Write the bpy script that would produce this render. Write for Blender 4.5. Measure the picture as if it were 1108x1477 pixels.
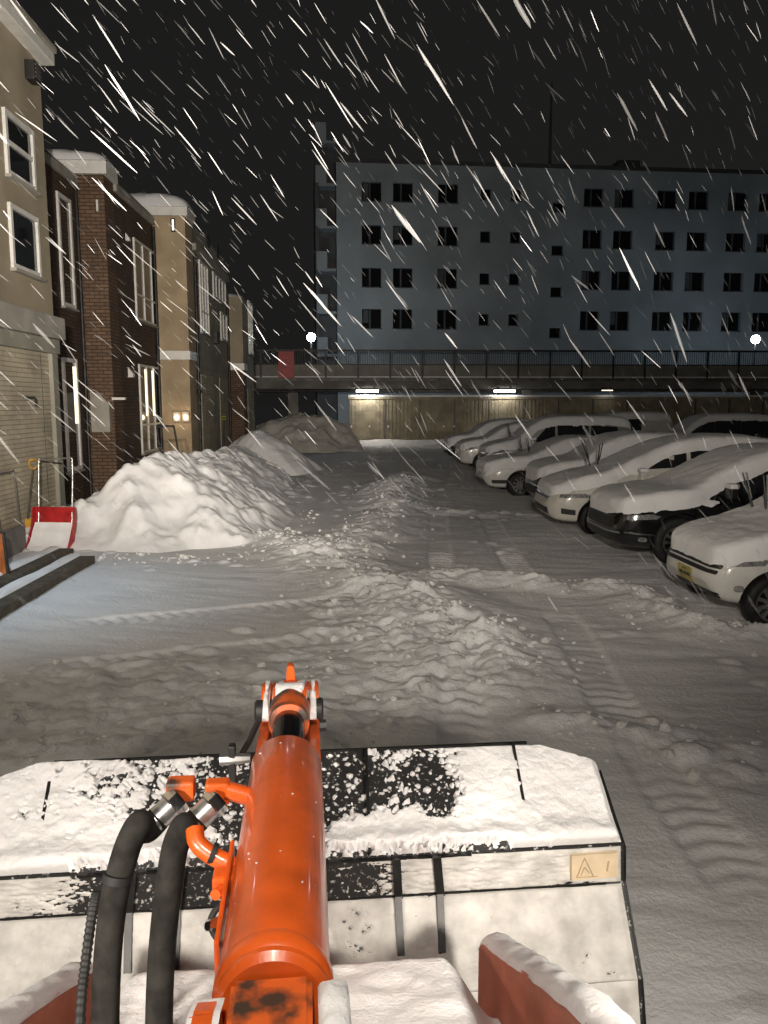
import bpy, bmesh, math, random
import numpy as np
from mathutils import Vector, Matrix
from mathutils.bvhtree import BVHTree

for o in list(bpy.data.objects): bpy.data.objects.remove(o)
scene = bpy.context.scene
COL = scene.collection
R = math.radians

# ------------------------------------------------------------------ camera
PITCH, YAW, EYE, FPX = R(7.9), R(2.3), 2.3, 1140.0
cam_d = bpy.data.cameras.new('camera'); cam = bpy.data.objects.new('camera', cam_d); COL.objects.link(cam)
cam.location = (0, 0, EYE)
cam.rotation_euler = (R(90) - PITCH, 0, -YAW)
cam_d.sensor_fit = 'VERTICAL'; cam_d.sensor_height = 24.0; cam_d.sensor_width = 24.0
cam_d.lens = FPX / 1477 * 24.0
cam_d.clip_start = 0.05; cam_d.clip_end = 2000
scene.camera = cam

# ------------------------------------------------------------------ night sky, exposure
w = bpy.data.worlds.new('World'); scene.world = w; w.use_nodes = True
nt = w.node_tree; bg = nt.nodes['Background']
sky = nt.nodes.new('ShaderNodeTexSky'); sky.sky_type = 'NISHITA'; sky.sun_disc = False
sky.sun_elevation = R(25); sky.sun_rotation = R(200); sky.dust_density = 6; sky.air_density = 1.0
hs = nt.nodes.new('ShaderNodeHueSaturation'); hs.inputs['Saturation'].default_value = 0.0
mx = nt.nodes.new('ShaderNodeMix'); mx.data_type = 'RGBA'
mx.inputs[0].default_value = 0.90; mx.inputs[7].default_value = (1.75, 1.68, 1.62, 1)   # low cloud lit by the town: nearly even
nt.links.new(sky.outputs[0], hs.inputs['Color']); nt.links.new(hs.outputs[0], mx.inputs[6])
nt.links.new(mx.outputs[2], bg.inputs[0]); bg.inputs[1].default_value = 0.0050
scene.view_settings.view_transform = 'Standard'; scene.view_settings.look = 'None'
scene.view_settings.exposure = 0.35; scene.view_settings.gamma = 1.0
cy = scene.cycles
cy.use_denoising = True
try: cy.denoiser = 'OPENIMAGEDENOISE'
except Exception: pass
cy.max_bounces = 5; cy.diffuse_bounces = 3; cy.glossy_bounces = 3; cy.transmission_bounces = 4
cy.sample_clamp_indirect = 4.0; cy.caustics_reflective = False; cy.caustics_refractive = False
cy.use_light_tree = True

# ------------------------------------------------------------------ pixels of the photograph -> directions
CF = Vector((math.sin(YAW)*math.cos(PITCH), math.cos(YAW)*math.cos(PITCH), -math.sin(PITCH)))
CR = Vector((math.cos(YAW), -math.sin(YAW), 0)); CU = CR.cross(CF)
C0 = Vector((0, 0, EYE))
def ray(px, py): return CF + CR*((px-554)/FPX) - CU*((py-738.5)/FPX)
def on_z(px, py, z=0.0): d = ray(px, py); return C0 + d*((z-EYE)/d.z)
def on_x(px, py, X): d = ray(px, py); return C0 + d*(X/d.x)
def on_y(px, py, Y): d = ray(px, py); return C0 + d*(Y/d.y)
def on_plane(px, py, p, n): d = ray(px, py); return C0 + d*((Vector(p)-C0).dot(n)/d.dot(n))

# ------------------------------------------------------------------ noise
def _h(ix, iy, s):
    n = (ix.astype(np.int64)*374761393 + iy.astype(np.int64)*668265263 + s*2147483647) & 0x7fffffff
    n = ((n ^ (n >> 13))*1274126177) & 0x7fffffff
    return ((n ^ (n >> 16)) & 0xffff)/65535.0
def vnoise(x, y, s=0):
    x = np.asarray(x, float); y = np.asarray(y, float)
    ix = np.floor(x); iy = np.floor(y); fx = x-ix; fy = y-iy
    fx = fx*fx*(3-2*fx); fy = fy*fy*(3-2*fy)
    a = _h(ix, iy, s); b = _h(ix+1, iy, s); c = _h(ix, iy+1, s); d = _h(ix+1, iy+1, s)
    return (a*(1-fx)+b*fx)*(1-fy) + (c*(1-fx)+d*fx)*fy
def fbm(x, y, s=0, o=4, g=0.5):
    t = 0; a = 1; n = 0
    for k in range(o):
        t = t + a*vnoise(x*2**k+17.3*k, y*2**k-9.1*k, s+k); n += a; a *= g
    return t/n
def worley(x, y, s=0):
    x = np.asarray(x, float); y = np.asarray(y, float)
    ix = np.floor(x); iy = np.floor(y); best = np.full(x.shape, 9.0); val = np.zeros(x.shape)
    for dx in (-1, 0, 1):
        for dy in (-1, 0, 1):
            cx = ix+dx; cyy = iy+dy
            d = (cx+_h(cx, cyy, s)-x)**2 + (cyy+_h(cx, cyy, s+5)-y)**2
            m = d < best; best = np.where(m, d, best); val = np.where(m, _h(cx, cyy, s+9), val)
    return np.sqrt(best), val
def sst(a, b, x): t = np.clip((x-a)/(b-a), 0, 1); return t*t*(3-2*t)

# ------------------------------------------------------------------ materials
def mat(name, col, rough=0.6, metal=0.0, var=0.12, scale=6.0, bump=0.0, bscale=40.0, col2=None, spec=None, coat=0.0, emit=None, estr=0.0, sss=0.0, lo=0.35, hi=0.65):
    m = bpy.data.materials.new(name); m.use_nodes = True
    t = m.node_tree; b = t.nodes['Principled BSDF']; L = t.links.new
    tc = t.nodes.new('ShaderNodeTexCoord')
    n = t.nodes.new('ShaderNodeTexNoise'); n.inputs['Scale'].default_value = scale; n.inputs['Detail'].default_value = 6
    L(tc.outputs['Object'], n.inputs['Vector'])
    r = t.nodes.new('ShaderNodeValToRGB')
    c2 = col2 if col2 else tuple(max(0, c*(1-2*var)) for c in col)
    c1 = col if col2 else tuple(min(1, c*(1+var)) for c in col)
    r.color_ramp.elements[0].position = lo; r.color_ramp.elements[1].position = hi
    r.color_ramp.elements[0].color = (*c2, 1); r.color_ramp.elements[1].color = (*c1, 1)
    L(n.outputs['Fac'], r.inputs[0]); L(r.outputs[0], b.inputs['Base Color'])
    b.inputs['Roughness'].default_value = rough; b.inputs['Metallic'].default_value = metal
    if spec is not None: b.inputs['Specular IOR Level'].default_value = spec
    if coat: b.inputs['Coat Weight'].default_value = coat; b.inputs['Coat Roughness'].default_value = 0.08
    if sss: b.inputs['Subsurface Weight'].default_value = sss; b.inputs['Subsurface Radius'].default_value = (0.02, 0.025, 0.03); b.inputs['Subsurface Scale'].default_value = 1.0
    if emit: b.inputs['Emission Color'].default_value = (*emit, 1); b.inputs['Emission Strength'].default_value = estr
    if bump:
        n2 = t.nodes.new('ShaderNodeTexNoise'); n2.inputs['Scale'].default_value = bscale; n2.inputs['Detail'].default_value = 8; n2.inputs['Roughness'].default_value = 0.65
        L(tc.outputs['Object'], n2.inputs['Vector'])
        bp = t.nodes.new('ShaderNodeBump'); bp.inputs['Strength'].default_value = 1.0; bp.inputs['Distance'].default_value = bump
        L(n2.outputs['Fac'], bp.inputs['Height']); L(bp.outputs[0], b.inputs['Normal'])
    return m
def brick_mat(name, c1, c2, mortar, bw, bh, rough=0.85, msize=0.012):
    m = bpy.data.materials.new(name); m.use_nodes = True
    t = m.node_tree; b = t.nodes['Principled BSDF']; L = t.links.new
    tc = t.nodes.new('ShaderNodeTexCoord'); sp = t.nodes.new('ShaderNodeSeparateXYZ'); L(tc.outputs['Object'], sp.inputs[0])
    ad = t.nodes.new('ShaderNodeMath'); L(sp.outputs[0], ad.inputs[0]); L(sp.outputs[1], ad.inputs[1])
    cb = t.nodes.new('ShaderNodeCombineXYZ'); L(ad.outputs[0], cb.inputs[0]); L(sp.outputs[2], cb.inputs[1])
    br = t.nodes.new('ShaderNodeTexBrick'); L(cb.outputs[0], br.inputs['Vector'])
    br.inputs['Color1'].default_value = (*c1, 1); br.inputs['Color2'].default_value = (*c2, 1); br.inputs['Mortar'].default_value = (*mortar, 1)
    br.inputs['Scale'].default_value = 1.0; br.inputs['Brick Width'].default_value = bw; br.inputs['Row Height'].default_value = bh
    br.inputs['Mortar Size'].default_value = msize; br.inputs['Mortar Smooth'].default_value = 0.2
    n = t.nodes.new('ShaderNodeTexNoise'); n.inputs['Scale'].default_value = 1.6; n.inputs['Detail'].default_value = 7; L(tc.outputs['Object'], n.inputs['Vector'])
    mm = t.nodes.new('ShaderNodeMix'); mm.data_type = 'RGBA'; mm.blend_type = 'MULTIPLY'; mm.inputs[0].default_value = 0.6
    rr = t.nodes.new('ShaderNodeValToRGB'); rr.color_ramp.elements[0].color = (0.45, 0.45, 0.45, 1); rr.color_ramp.elements[0].position = .3; rr.color_ramp.elements[1].position = .7
    L(n.outputs['Fac'], rr.inputs[0]); L(br.outputs['Color'], mm.inputs[6]); L(rr.outputs[0], mm.inputs[7]); L(mm.outputs[2], b.inputs['Base Color'])
    bp = t.nodes.new('ShaderNodeBump'); bp.inputs['Distance'].default_value = 0.012; bp.invert = True
    L(br.outputs['Fac'], bp.inputs['Height']); L(bp.outputs[0], b.inputs['Normal'])
    b.inputs['Roughness'].default_value = rough
    return m
M = {}
M['snow'] = mat('snow', (0.80, 0.80, 0.81), 0.75, var=0.03, scale=1.3, bump=0.012, bscale=28, spec=0.2)
M['snow_fine'] = mat('snow_fine', (0.82, 0.82, 0.83), 0.7, var=0.02, scale=5, bump=0.004, bscale=90, spec=0.25, sss=0.15)
M['snow_rough'] = mat('snow_rough', (0.74, 0.73, 0.72), 0.8, var=0.06, scale=3, bump=0.02, bscale=22, spec=0.2)
M['snow_dirty'] = mat('snow_dirty', (0.74, 0.72, 0.68), 0.85, var=0.12, scale=1.6, bump=0.03, bscale=12, col2=(0.58, 0.54, 0.48))
M['frost'] = mat('frost', (0.62, 0.61, 0.58), 0.7, scale=14, bump=0.002, bscale=120, col2=(0.42, 0.41, 0.39))
for nm_, al_ in (('snow_streak', .17), ('snow_streak_faint', .055)):
    M[nm_] = mat(nm_, (0.80, 0.80, 0.81), 0.8, var=0.02); M[nm_].node_tree.nodes['Principled BSDF'].inputs['Alpha'].default_value = al_      # low alpha dims the drawn-out motion streaks
M['stucco'] = mat('stucco', (0.33, 0.28, 0.20), 0.9, var=0.10, scale=1.2, bump=0.004, bscale=60)
M['stucco_warm'] = mat('stucco_warm', (0.40, 0.31, 0.20), 0.9, var=0.10, scale=1.4, bump=0.004, bscale=60)
M['stucco_grey'] = mat('stucco_grey', (0.30, 0.29, 0.24), 0.9, var=0.12, scale=1.2, bump=0.004, bscale=60)
M['ledge'] = mat('ledge', (0.34, 0.32, 0.28), 0.85, var=0.12, scale=2, bump=0.003, bscale=50)
M['trim'] = mat('trim', (0.72, 0.71, 0.67), 0.4, var=0.05, scale=5)
M['brick'] = brick_mat('brick', (0.125, 0.070, 0.045), (0.08, 0.046, 0.032), (0.045, 0.034, 0.026), 0.24, 0.085)
M['brick_light'] = brick_mat('brick_light', (0.19, 0.115, 0.07), (0.135, 0.08, 0.05), (0.065, 0.045, 0.032), 0.24, 0.085)
M['tile'] = brick_mat('tile', (0.56, 0.50, 0.37), (0.49, 0.43, 0.32), (0.33, 0.29, 0.22), 0.46, 0.075, msize=0.006)
M['glass'] = mat('glass', (0.015, 0.017, 0.018), 0.04, var=0.1, spec=0.9)
M['glass_far'] = mat('glass_far', (0.012, 0.012, 0.012), 0.15, var=0.1, spec=0.3)
M['curtain'] = mat('curtain', (0.30, 0.28, 0.25), 0.9, var=0.2, scale=9)
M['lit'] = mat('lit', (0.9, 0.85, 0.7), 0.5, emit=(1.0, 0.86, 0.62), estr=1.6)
M['lit_hot'] = mat('lit_hot', (0.9, 0.85, 0.7), 0.5, emit=(1.0, 0.80, 0.50), estr=6.0)
M['led'] = mat('led', (0.9, 0.9, 0.9), 0.5, emit=(0.72, 0.88, 1.0), estr=60.0)
M['tube'] = mat('tube', (0.9, 0.9, 0.9), 0.5, emit=(1.0, 0.97, 0.92), estr=14.0)
M['dark_metal'] = mat('dark_metal', (0.035, 0.035, 0.035), 0.5, 0.4, var=0.2)
M['grey_metal'] = mat('grey_metal', (0.16, 0.15, 0.14), 0.6, 0.3, var=0.2, scale=3)
M['galv'] = mat('galv', (0.45, 0.45, 0.44), 0.35, 0.9, var=0.15, scale=10)
M['concrete'] = mat('concrete', (0.20, 0.195, 0.18), 0.9, var=0.15, scale=1.0, bump=0.01, bscale=15)
M['parapet'] = mat('parapet', (0.26, 0.25, 0.22), 0.85, var=0.12, scale=1.0)
M['fence'] = mat('fence', (0.32, 0.275, 0.19), 0.7, var=0.15, scale=2.0)
M['far_wall'] = mat('far_wall', (0.38, 0.42, 0.445), 0.9, var=0.11, scale=0.28)
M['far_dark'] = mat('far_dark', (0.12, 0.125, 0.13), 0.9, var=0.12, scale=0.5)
M['orange'] = mat('orange', (0.68, 0.107, 0.014), 0.32, var=0.10, scale=16, bump=0.0004, bscale=220, coat=0.35)
M['orange_worn'] = mat('orange_worn', (0.60, 0.105, 0.016), 0.5, scale=22, bump=0.0006, bscale=150, col2=(0.05, 0.03, 0.02), lo=0.40, hi=0.56)
M['orange_arm'] = mat('orange_arm', (0.58, 0.19, 0.11), 0.5, var=0.10, scale=10, bump=0.0005, bscale=150)
M['black_paint'] = mat('black_paint', (0.012, 0.012, 0.012), 0.42, var=0.3, scale=20, bump=0.0008, bscale=120)
M['bucket_black'] = mat('bucket_black', (0.50, 0.49, 0.47), 0.5, scale=85, bump=0.0012, bscale=110, col2=(0.014, 0.014, 0.014), lo=0.59, hi=0.70)
M['hose'] = mat('hose', (0.022, 0.021, 0.019), 0.9, spec=0.15, var=0.25, scale=30, bump=0.0007, bscale=260)
M['rubber'] = mat('rubber', (0.012, 0.012, 0.012), 0.7, var=0.3, scale=20)
M['chrome'] = mat('chrome', (0.65, 0.65, 0.65), 0.15, 1.0, var=0.08, scale=20)
M['steel_rod'] = mat('steel_rod', (0.10, 0.10, 0.11), 0.16, 1.0, var=0.2, scale=8)
M['decal'] = mat('decal', (0.62, 0.50, 0.34), 0.6, var=0.06, scale=20)
M['decal_ink'] = mat('decal_ink', (0.42, 0.31, 0.19), 0.6)
M['car_white'] = mat('car_white', (0.66, 0.65, 0.62), 0.28, var=0.04, coat=0.6)
M['car_pearl'] = mat('car_pearl', (0.60, 0.58, 0.53), 0.28, var=0.04, coat=0.6)
M['car_silver'] = mat('car_silver', (0.40, 0.39, 0.37), 0.3, 0.3, var=0.05, coat=0.6)
M['car_black'] = mat('car_black', (0.008, 0.008, 0.009), 0.18, var=0.2, coat=0.8)
M['car_dark'] = mat('car_dark', (0.03, 0.03, 0.033), 0.25, var=0.2, coat=0.6)
M['trim_black'] = mat('trim_black', (0.012, 0.012, 0.012), 0.4, var=0.2)
M['lamp_glass'] = mat('lamp_glass', (0.42, 0.42, 0.42), 0.1, 0.5, var=0.25, scale=25, coat=1.0)
M['alloy'] = mat('alloy', (0.42, 0.42, 0.42), 0.3, 0.85, var=0.1)
M['plate_yellow'] = mat('plate_yellow', (0.46, 0.38, 0.12), 0.6, var=0.12)
M['plate_ink'] = mat('plate_ink', (0.06, 0.06, 0.05), 0.5)
M['red'] = mat('red', (0.42, 0.018, 0.018), 0.45, var=0.15, scale=8)
M['yellow'] = mat('yellow', (0.55, 0.30, 0.04), 0.5, var=0.15, scale=12)
M['lime'] = mat('lime', (0.42, 0.42, 0.03), 0.5, var=0.1)
M['blue'] = mat('blue', (0.12, 0.20, 0.28), 0.5, var=0.15)
M['wood'] = mat('wood', (0.085, 0.07, 0.05), 0.8, var=0.2, scale=7, bump=0.004, bscale=30)
M['orange_plastic'] = mat('orange_plastic', (0.45, 0.14, 0.04), 0.5, var=0.15)

# ------------------------------------------------------------------ mesh helpers
def link(name, me, m=None, parent=None, smooth=False):
    o = bpy.data.objects.new(name, me); COL.objects.link(o)
    if m is not None:
        for q in (m if isinstance(m, (list, tuple)) else [m]): me.materials.append(M[q])
    if parent: o.parent = parent
    if smooth: me.polygons.foreach_set('use_smooth', [True]*len(me.polygons))
    return o
def obj(name, bm, m=None, parent=None, smooth=False, ang=None):
    me = bpy.data.meshes.new(name); bmesh.ops.recalc_face_normals(bm, faces=bm.faces[:]); bm.to_mesh(me); bm.free()
    o = link(name, me, m, parent, smooth or ang is not None)
    if ang is not None:
        try: me.set_sharp_from_angle(angle=R(ang))
        except Exception: pass
    return o
def pydata(name, v, f, m=None, parent=None, smooth=False):
    me = bpy.data.meshes.new(name); me.from_pydata([tuple(p) for p in v], [], f); me.update()
    return link(name, me, m, parent, smooth)
def gridmesh(name, P, m=None, parent=None, smooth=True, closed_v=False, keep=None):
    P = np.asarray(P, float); a, b = P.shape[:2]
    me = bpy.data.meshes.new(name)
    idx = np.arange(a*b).reshape(a, b)
    if closed_v: idx = np.concatenate([idx, idx[:, :1]], 1)
    q = np.stack([idx[:-1, :-1], idx[1:, :-1], idx[1:, 1:], idx[:-1, 1:]], -1).reshape(-1, 4)
    if keep is not None: q = q[np.asarray(keep).reshape(-1)[q].any(1)]
    me.vertices.add(a*b); me.vertices.foreach_set('co', P.reshape(-1))
    me.loops.add(q.size); me.loops.foreach_set('vertex_index', q.reshape(-1).astype(np.int32))
    me.polygons.add(len(q)); me.polygons.foreach_set('loop_start', np.arange(0, q.size, 4, dtype=np.int32))
    try: me.polygons.foreach_set('loop_total', np.full(len(q), 4, np.int32))
    except Exception: pass
    me.update(calc_edges=True); me.validate()
    return link(name, me, m, parent, smooth)
def box(bm, x0, x1, y0, y1, z0, z1, bev=0.0, mtx=None):
    r = bmesh.ops.create_cube(bm, size=1.0); vs = r['verts']
    for v in vs:
        v.co = Vector(((x0+x1)/2 + v.co.x*(x1-x0), (y0+y1)/2 + v.co.y*(y1-y0), (z0+z1)/2 + v.co.z*(z1-z0)))
    if bev:
        es = list({e for v in vs for e in v.link_edges})
        r2 = bmesh.ops.bevel(bm, geom=es, offset=bev, segments=2, affect='EDGES', profile=0.6)
        vs = list({v for f in r2['faces'] for v in f.verts} | {v for v in vs if v.is_valid})
    if mtx: 
        for v in vs: v.co = mtx @ v.co
    return vs
def boxo(name, x0, x1, y0, y1, z0, z1, m, parent=None, bev=0.0):
    bm = bmesh.new(); box(bm, min(x0,x1), max(x0,x1), min(y0,y1), max(y0,y1), min(z0,z1), max(z0,z1), bev); return obj(name, bm, m, parent)
def spline(pts, n=8):
    p = [Vector(q) for q in pts]; out = []
    for i in range(len(p)-1):
        a = p[max(i-1, 0)]; b = p[i]; c = p[i+1]; d = p[min(i+2, len(p)-1)]
        for k in range(n):
            t = k/n
            out.append(0.5*((2*b) + (c-a)*t + (2*a-5*b+4*c-d)*t*t + (3*b-a-3*c+d)*t**3))
    out.append(p[-1]); return out
def tube(bm, pts, r, seg=10, cap=True):
    pts = [Vector(p) for p in pts]; n = len(pts); rs = r if isinstance(r, (list, tuple)) else [r]*n
    up = None; rings = []
    for i, p in enumerate(pts):
        t = (pts[min(i+1, n-1)]-pts[max(i-1, 0)]).normalized()
        if up is None: up = Vector((0, 0, 1)) if abs(t.z) < 0.9 else Vector((1, 0, 0))
        s = t.cross(up).normalized(); up = s.cross(t).normalized()
        rings.append([bm.verts.new(p + (s*math.cos(a)+up*math.sin(a))*rs[i]) for a in [2*math.pi*k/seg for k in range(seg)]])
    for i in range(n-1):
        for k in range(seg):
            bm.faces.new((rings[i][k], rings[i][(k+1) % seg], rings[i+1][(k+1) % seg], rings[i+1][k]))
    if cap: bm.faces.new(rings[0]); bm.faces.new(rings[-1])
    return bm
def tubeo(name, pts, r, m, parent=None, seg=10, ang=50):
    bm = bmesh.new(); tube(bm, pts, r, seg); return obj(name, bm, m, parent, ang=ang)
def lathe(bm, prof, axis_o, axis_d, seg=32, cap=True):
    """prof: (distance along the axis, radius)"""
    o = Vector(axis_o); d = Vector(axis_d).normalized(); u = Vector((0, 0, 1)) if abs(d.z) < .9 else Vector((1, 0, 0)); s = d.cross(u).normalized(); u = s.cross(d)
    rings = [[bm.verts.new(o + d*a + (s*math.cos(t)+u*math.sin(t))*r) for t in [2*math.pi*k/seg for k in range(seg)]] for a, r in prof]
    for i in range(len(rings)-1):
        for k in range(seg): bm.faces.new((rings[i][k], rings[i][(k+1) % seg], rings[i+1][(k+1) % seg], rings[i+1][k]))
    if cap: bm.faces.new(rings[0]); bm.faces.new(rings[-1])
    return bm
def latheo(name, prof, o, d, m, parent=None, seg=32, ang=40, cap=True):
    bm = bmesh.new(); lathe(bm, prof, o, d, seg, cap); return obj(name, bm, m, parent, ang=ang)
def prism(bm, poly, fn):
    """poly: 2D points; fn(u, v, side) -> 3D; side 0/1 are the two faces"""
    a = [bm.verts.new(fn(u, v, 0)) for u, v in poly]; b = [bm.verts.new(fn(u, v, 1)) for u, v in poly]
    n = len(poly); bm.faces.new(a); bm.faces.new(b[::-1])
    for i in range(n): bm.faces.new((a[i], a[(i+1) % n], b[(i+1) % n], b[i]))
    return bm
def prismo(name, poly, fn, m, parent=None, bev=0.0, smooth=None):
    bm = bmesh.new(); prism(bm, poly, fn); bmesh.ops.recalc_face_normals(bm, faces=bm.faces[:])
    if bev: bmesh.ops.bevel(bm, geom=bm.edges[:], offset=bev, segments=2, affect='EDGES')
    return obj(name, bm, m, parent, ang=smooth)
def tag(o, label, cat, group=None, kind=None):
    o['label'] = label
    if cat: o['category'] = cat
    if group: o['group'] = group
    if kind: o['kind'] = kind
    return o
def empty(name, loc=(0, 0, 0), rz=0.0):
    o = bpy.data.objects.new(name, None); COL.objects.link(o); o.location = loc; o.rotation_euler = (0, 0, rz); o.empty_display_size = 0.2
    return o
def lamp(name, kind, loc, col, power, parent=None, target=None, size=0.1, angle=None, blend=0.5):
    d = bpy.data.lights.new(name, kind); d.energy = power; d.color = col
    if kind != 'AREA': d.shadow_soft_size = size
    if kind == 'SPOT': d.spot_size = angle; d.spot_blend = blend
    o = bpy.data.objects.new(name, d); COL.objects.link(o); o.location = loc
    if target is not None: o.rotation_euler = (Vector(target)-Vector(loc)).to_track_quat('-Z', 'Y').to_euler()
    if parent: o.parent = parent
    return o

# ================================================================== the snowy ground
def pdist(X, Y, pts):
    """distance to a polyline and the value carried along it; pts: (x, y, value)"""
    bd = np.full(X.shape, 1e9); bv = np.zeros(X.shape)
    for (x0, y0, v0), (x1, y1, v1) in zip(pts[:-1], pts[1:]):
        dx, dy = x1-x0, y1-y0; t = np.clip(((X-x0)*dx+(Y-y0)*dy)/(dx*dx+dy*dy+1e-9), 0, 1)
        d = np.hypot(X-x0-t*dx, Y-y0-t*dy); m = d < bd
        bd = np.where(m, d, bd); bv = np.where(m, v0+(v1-v0)*t, bv)
    return bd, bv
def gp(lst): return [(*on_z(px, py)[:2], v) for px, py, v in lst]
def inpoly(X, Y, poly):
    c = np.zeros(X.shape, bool); n = len(poly); j = n-1
    for i in range(n):
        xi, yi = poly[i]; xj, yj = poly[j]
        c ^= ((yi > Y) != (yj > Y)) & (X < (xj-xi)*(Y-yi)/(yj-yi+1e-12)+xi); j = i
    return c
def chunks(X, Y, s, seed):
    f, v = worley(X/s + 0.25*vnoise(X/s*1.7, Y/s*1.7, seed+3), Y/s, seed)
    return np.clip(1-(f/0.62)**2, 0, 1)**0.7*(0.25+0.75*v)*(v > 0.25)
def rough_h(X, Y):
    a = chunks(X, Y, 0.42, 1)*0.050 + chunks(X+3, Y, 0.17, 7)*0.030 + chunks(X, Y+5, 0.08, 13)*0.016 + (fbm(X*6, Y*6, 37, 4)-.5)*.035
    return a + (fbm(X*2.2, Y*2.2, 31, 5)-0.5)*0.12
W_MAIN = gp([(585, 692, .26), (560, 718, .36), (566, 745, .16), (500, 790, .13), (455, 812, .17), (520, 838, .13), (590, 862, .16), (650, 900, .15), (700, 945, .14), (735, 985, .09)])
W_SIDE = gp([(340, 775, .15), (400, 780, .15), (440, 800, .12), (500, 800, .09)])
W_LINE = gp([(625, 832, .10), (700, 838, .13), (800, 846, .12), (890, 852, .10), (945, 885, .11), (1010, 915, .12), (1108, 925, .12), (1300, 960, .1)])
W_FAR = gp([(600, 735, .04), (700, 742, .04), (760, 745, .03)])
W_FAR2 = gp([(380, 735, .05), (500, 668, .04), (640, 662, .05), (700, 668, .03)])
W_NEAR = gp([(800, 1055, .05), (900, 1062, .05), (1000, 1082, .04), (1108, 1095, .04)])
ROUGH = [tuple(on_z(px, py)[:2]) for px, py in [(-250, 975), (0, 962), (130, 955), (300, 958), (430, 930), (470, 850), (540, 815), (640, 860), (700, 915), (748, 968), (700, 1020), (640, 1060), (560, 1110), (300, 1130), (-300, 1150)]]
def ground_h(X, Y):
    h = (fbm(X*0.35, Y*0.35, 51, 3)-0.5)*0.07 + (fbm(X*1.4, Y*1.1, 41, 4)-0.5)*0.035
    # churned surface: long shallow scrapes left by the blade and the tyres, running along and across the lot
    sx = X*math.cos(0.32)-Y*math.sin(0.32); sy = X*math.sin(0.32)+Y*math.cos(0.32)
    h += (fbm(sx*0.9, sy*4.5, 61, 4)-0.5)*0.028*sst(0.35, 0.7, fbm(X*0.4, Y*0.4, 71, 2)+0.1)
    h += (fbm(X*0.7, Y*5.0, 63, 3)-0.5)*0.024*sst(-2, 1.5, X)
    # tyre tracks with lug prints
    for x0, y0, x1, y1 in ((0.7, 3.0, 2.3, 22.0), (1.9, 3.0, 3.2, 22.0), (-3.2, 8.0, 1.2, 9.4), (-3.0, 6.6, 1.6, 7.9)):
        L = math.hypot(x1-x0, y1-y0); tx, ty = (x1-x0)/L, (y1-y0)/L
        a = (X-x0)*tx+(Y-y0)*ty; d = -(X-x0)*ty+(Y-y0)*tx + (vnoise(a*0.4, a*0, 5)-0.5)*0.3
        e = sst(0.22, 0.14, np.abs(d))*sst(0, .6, a)*sst(L, L-.6, a)
        h -= e*(0.026 + 0.016*np.sin(a*2*math.pi/0.17+np.abs(d)*14)*vnoise(a*1.5, d*2, 6))*sst(.3, .6, fbm(a*.5, d*.5, 8, 3))
    rg = rough_h(X, Y)
    # rough area spreads out softly from its outline
    inside = inpoly(X, Y, ROUGH)
    bd, _ = pdist(X, Y, [(*p, 0) for p in ROUGH+ROUGH[:1]])
    sd = np.where(inside, bd, -bd) + (fbm(X*1.3, Y*1.3, 81, 3)-0.5)*1.0
    k = sst(-0.25, 0.55, sd)
    h += k*(rg*0.82 + 0.02)
    for W, wd in ((W_MAIN, 0.55), (W_SIDE, 0.42), (W_LINE, 0.27), (W_FAR, 0.35), (W_FAR2, 0.5), (W_NEAR, 0.18)):
        d, v = pdist(X + (fbm(X*1.1, Y*1.1, 91, 3)-.5)*.5, Y + (fbm(X*1.1, Y*1.1, 95, 3)-.5)*.5, W)
        e = np.clip(1-d/(wd*2), 0, 1)**1.3
        h += e*(v*(0.55+0.7*fbm(X*2.5, Y*2.5, 33, 3)) + rg*0.90)
    # a few lone clods
    c = chunks(X, Y+9, 0.30, 23); f = vnoise(X*0.8, Y*0.8, 99)
    h += np.where(c > 0.62, (c-0.62)*0.11, 0)*sst(0.5, 0.75, f)
    return h
gx = np.concatenate([-np.geomspace(500, 9, 26), np.arange(-8.6, -5.6, 0.08), np.arange(-5.6, 4.6, 0.025), np.arange(4.6, 9, 0.08), np.geomspace(9.1, 500, 30)])
gy = np.concatenate([-np.geomspace(500, 4, 18), np.arange(-3.5, 2.2, 0.25), np.arange(2.2, 12.5, 0.024), np.arange(12.5, 22, 0.05), np.arange(22, 46, 0.14), np.geomspace(46.3, 900, 30)])
GX, GY = np.meshgrid(gx, gy, indexing='ij')
GZ = ground_h(GX, GY)
fade = sst(60, 40, np.abs(GX))*sst(60, 46, GY)*sst(-20, 0, GY)
GZ = GZ*fade - 0.0
g = gridmesh('ground', np.stack([GX, GY, GZ], -1), 'snow'); g['kind'] = 'structure'
def gz(x, y): return float(ground_h(np.array([[x]], float), np.array([[y]], float))[0, 0])

# loose clods strewn over the churned strip
def blob_mesh(n, pos, size, seed):
    rng = np.random.RandomState(seed)
    t = (1+5**0.5)/2
    iv = np.array([(-1, t, 0), (1, t, 0), (-1, -t, 0), (1, -t, 0), (0, -1, t), (0, 1, t), (0, -1, -t), (0, 1, -t), (t, 0, -1), (t, 0, 1), (-t, 0, -1), (-t, 0, 1)])/math.hypot(1, t)
    fc = np.array([(0,11,5),(0,5,1),(0,1,7),(0,7,10),(0,10,11),(1,5,9),(5,11,4),(11,10,2),(10,7,6),(7,1,8),(3,9,4),(3,4,2),(3,2,6),(3,6,8),(3,8,9),(4,9,5),(2,4,11),(6,2,10),(8,6,7),(9,8,1)])
    V = iv[None]*(0.7+0.6*rng.rand(n, 12, 1))*size[:, None, None]*np.array([1.0, 1.0, 0.72])*(0.8+.4*rng.rand(n, 1, 3)) + pos[:, None, :]
    F = (fc[None] + (np.arange(n)*12)[:, None, None]).reshape(-1, 3)
    return V.reshape(-1, 3), F
rng = np.random.RandomState(4)
cp = []
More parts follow.
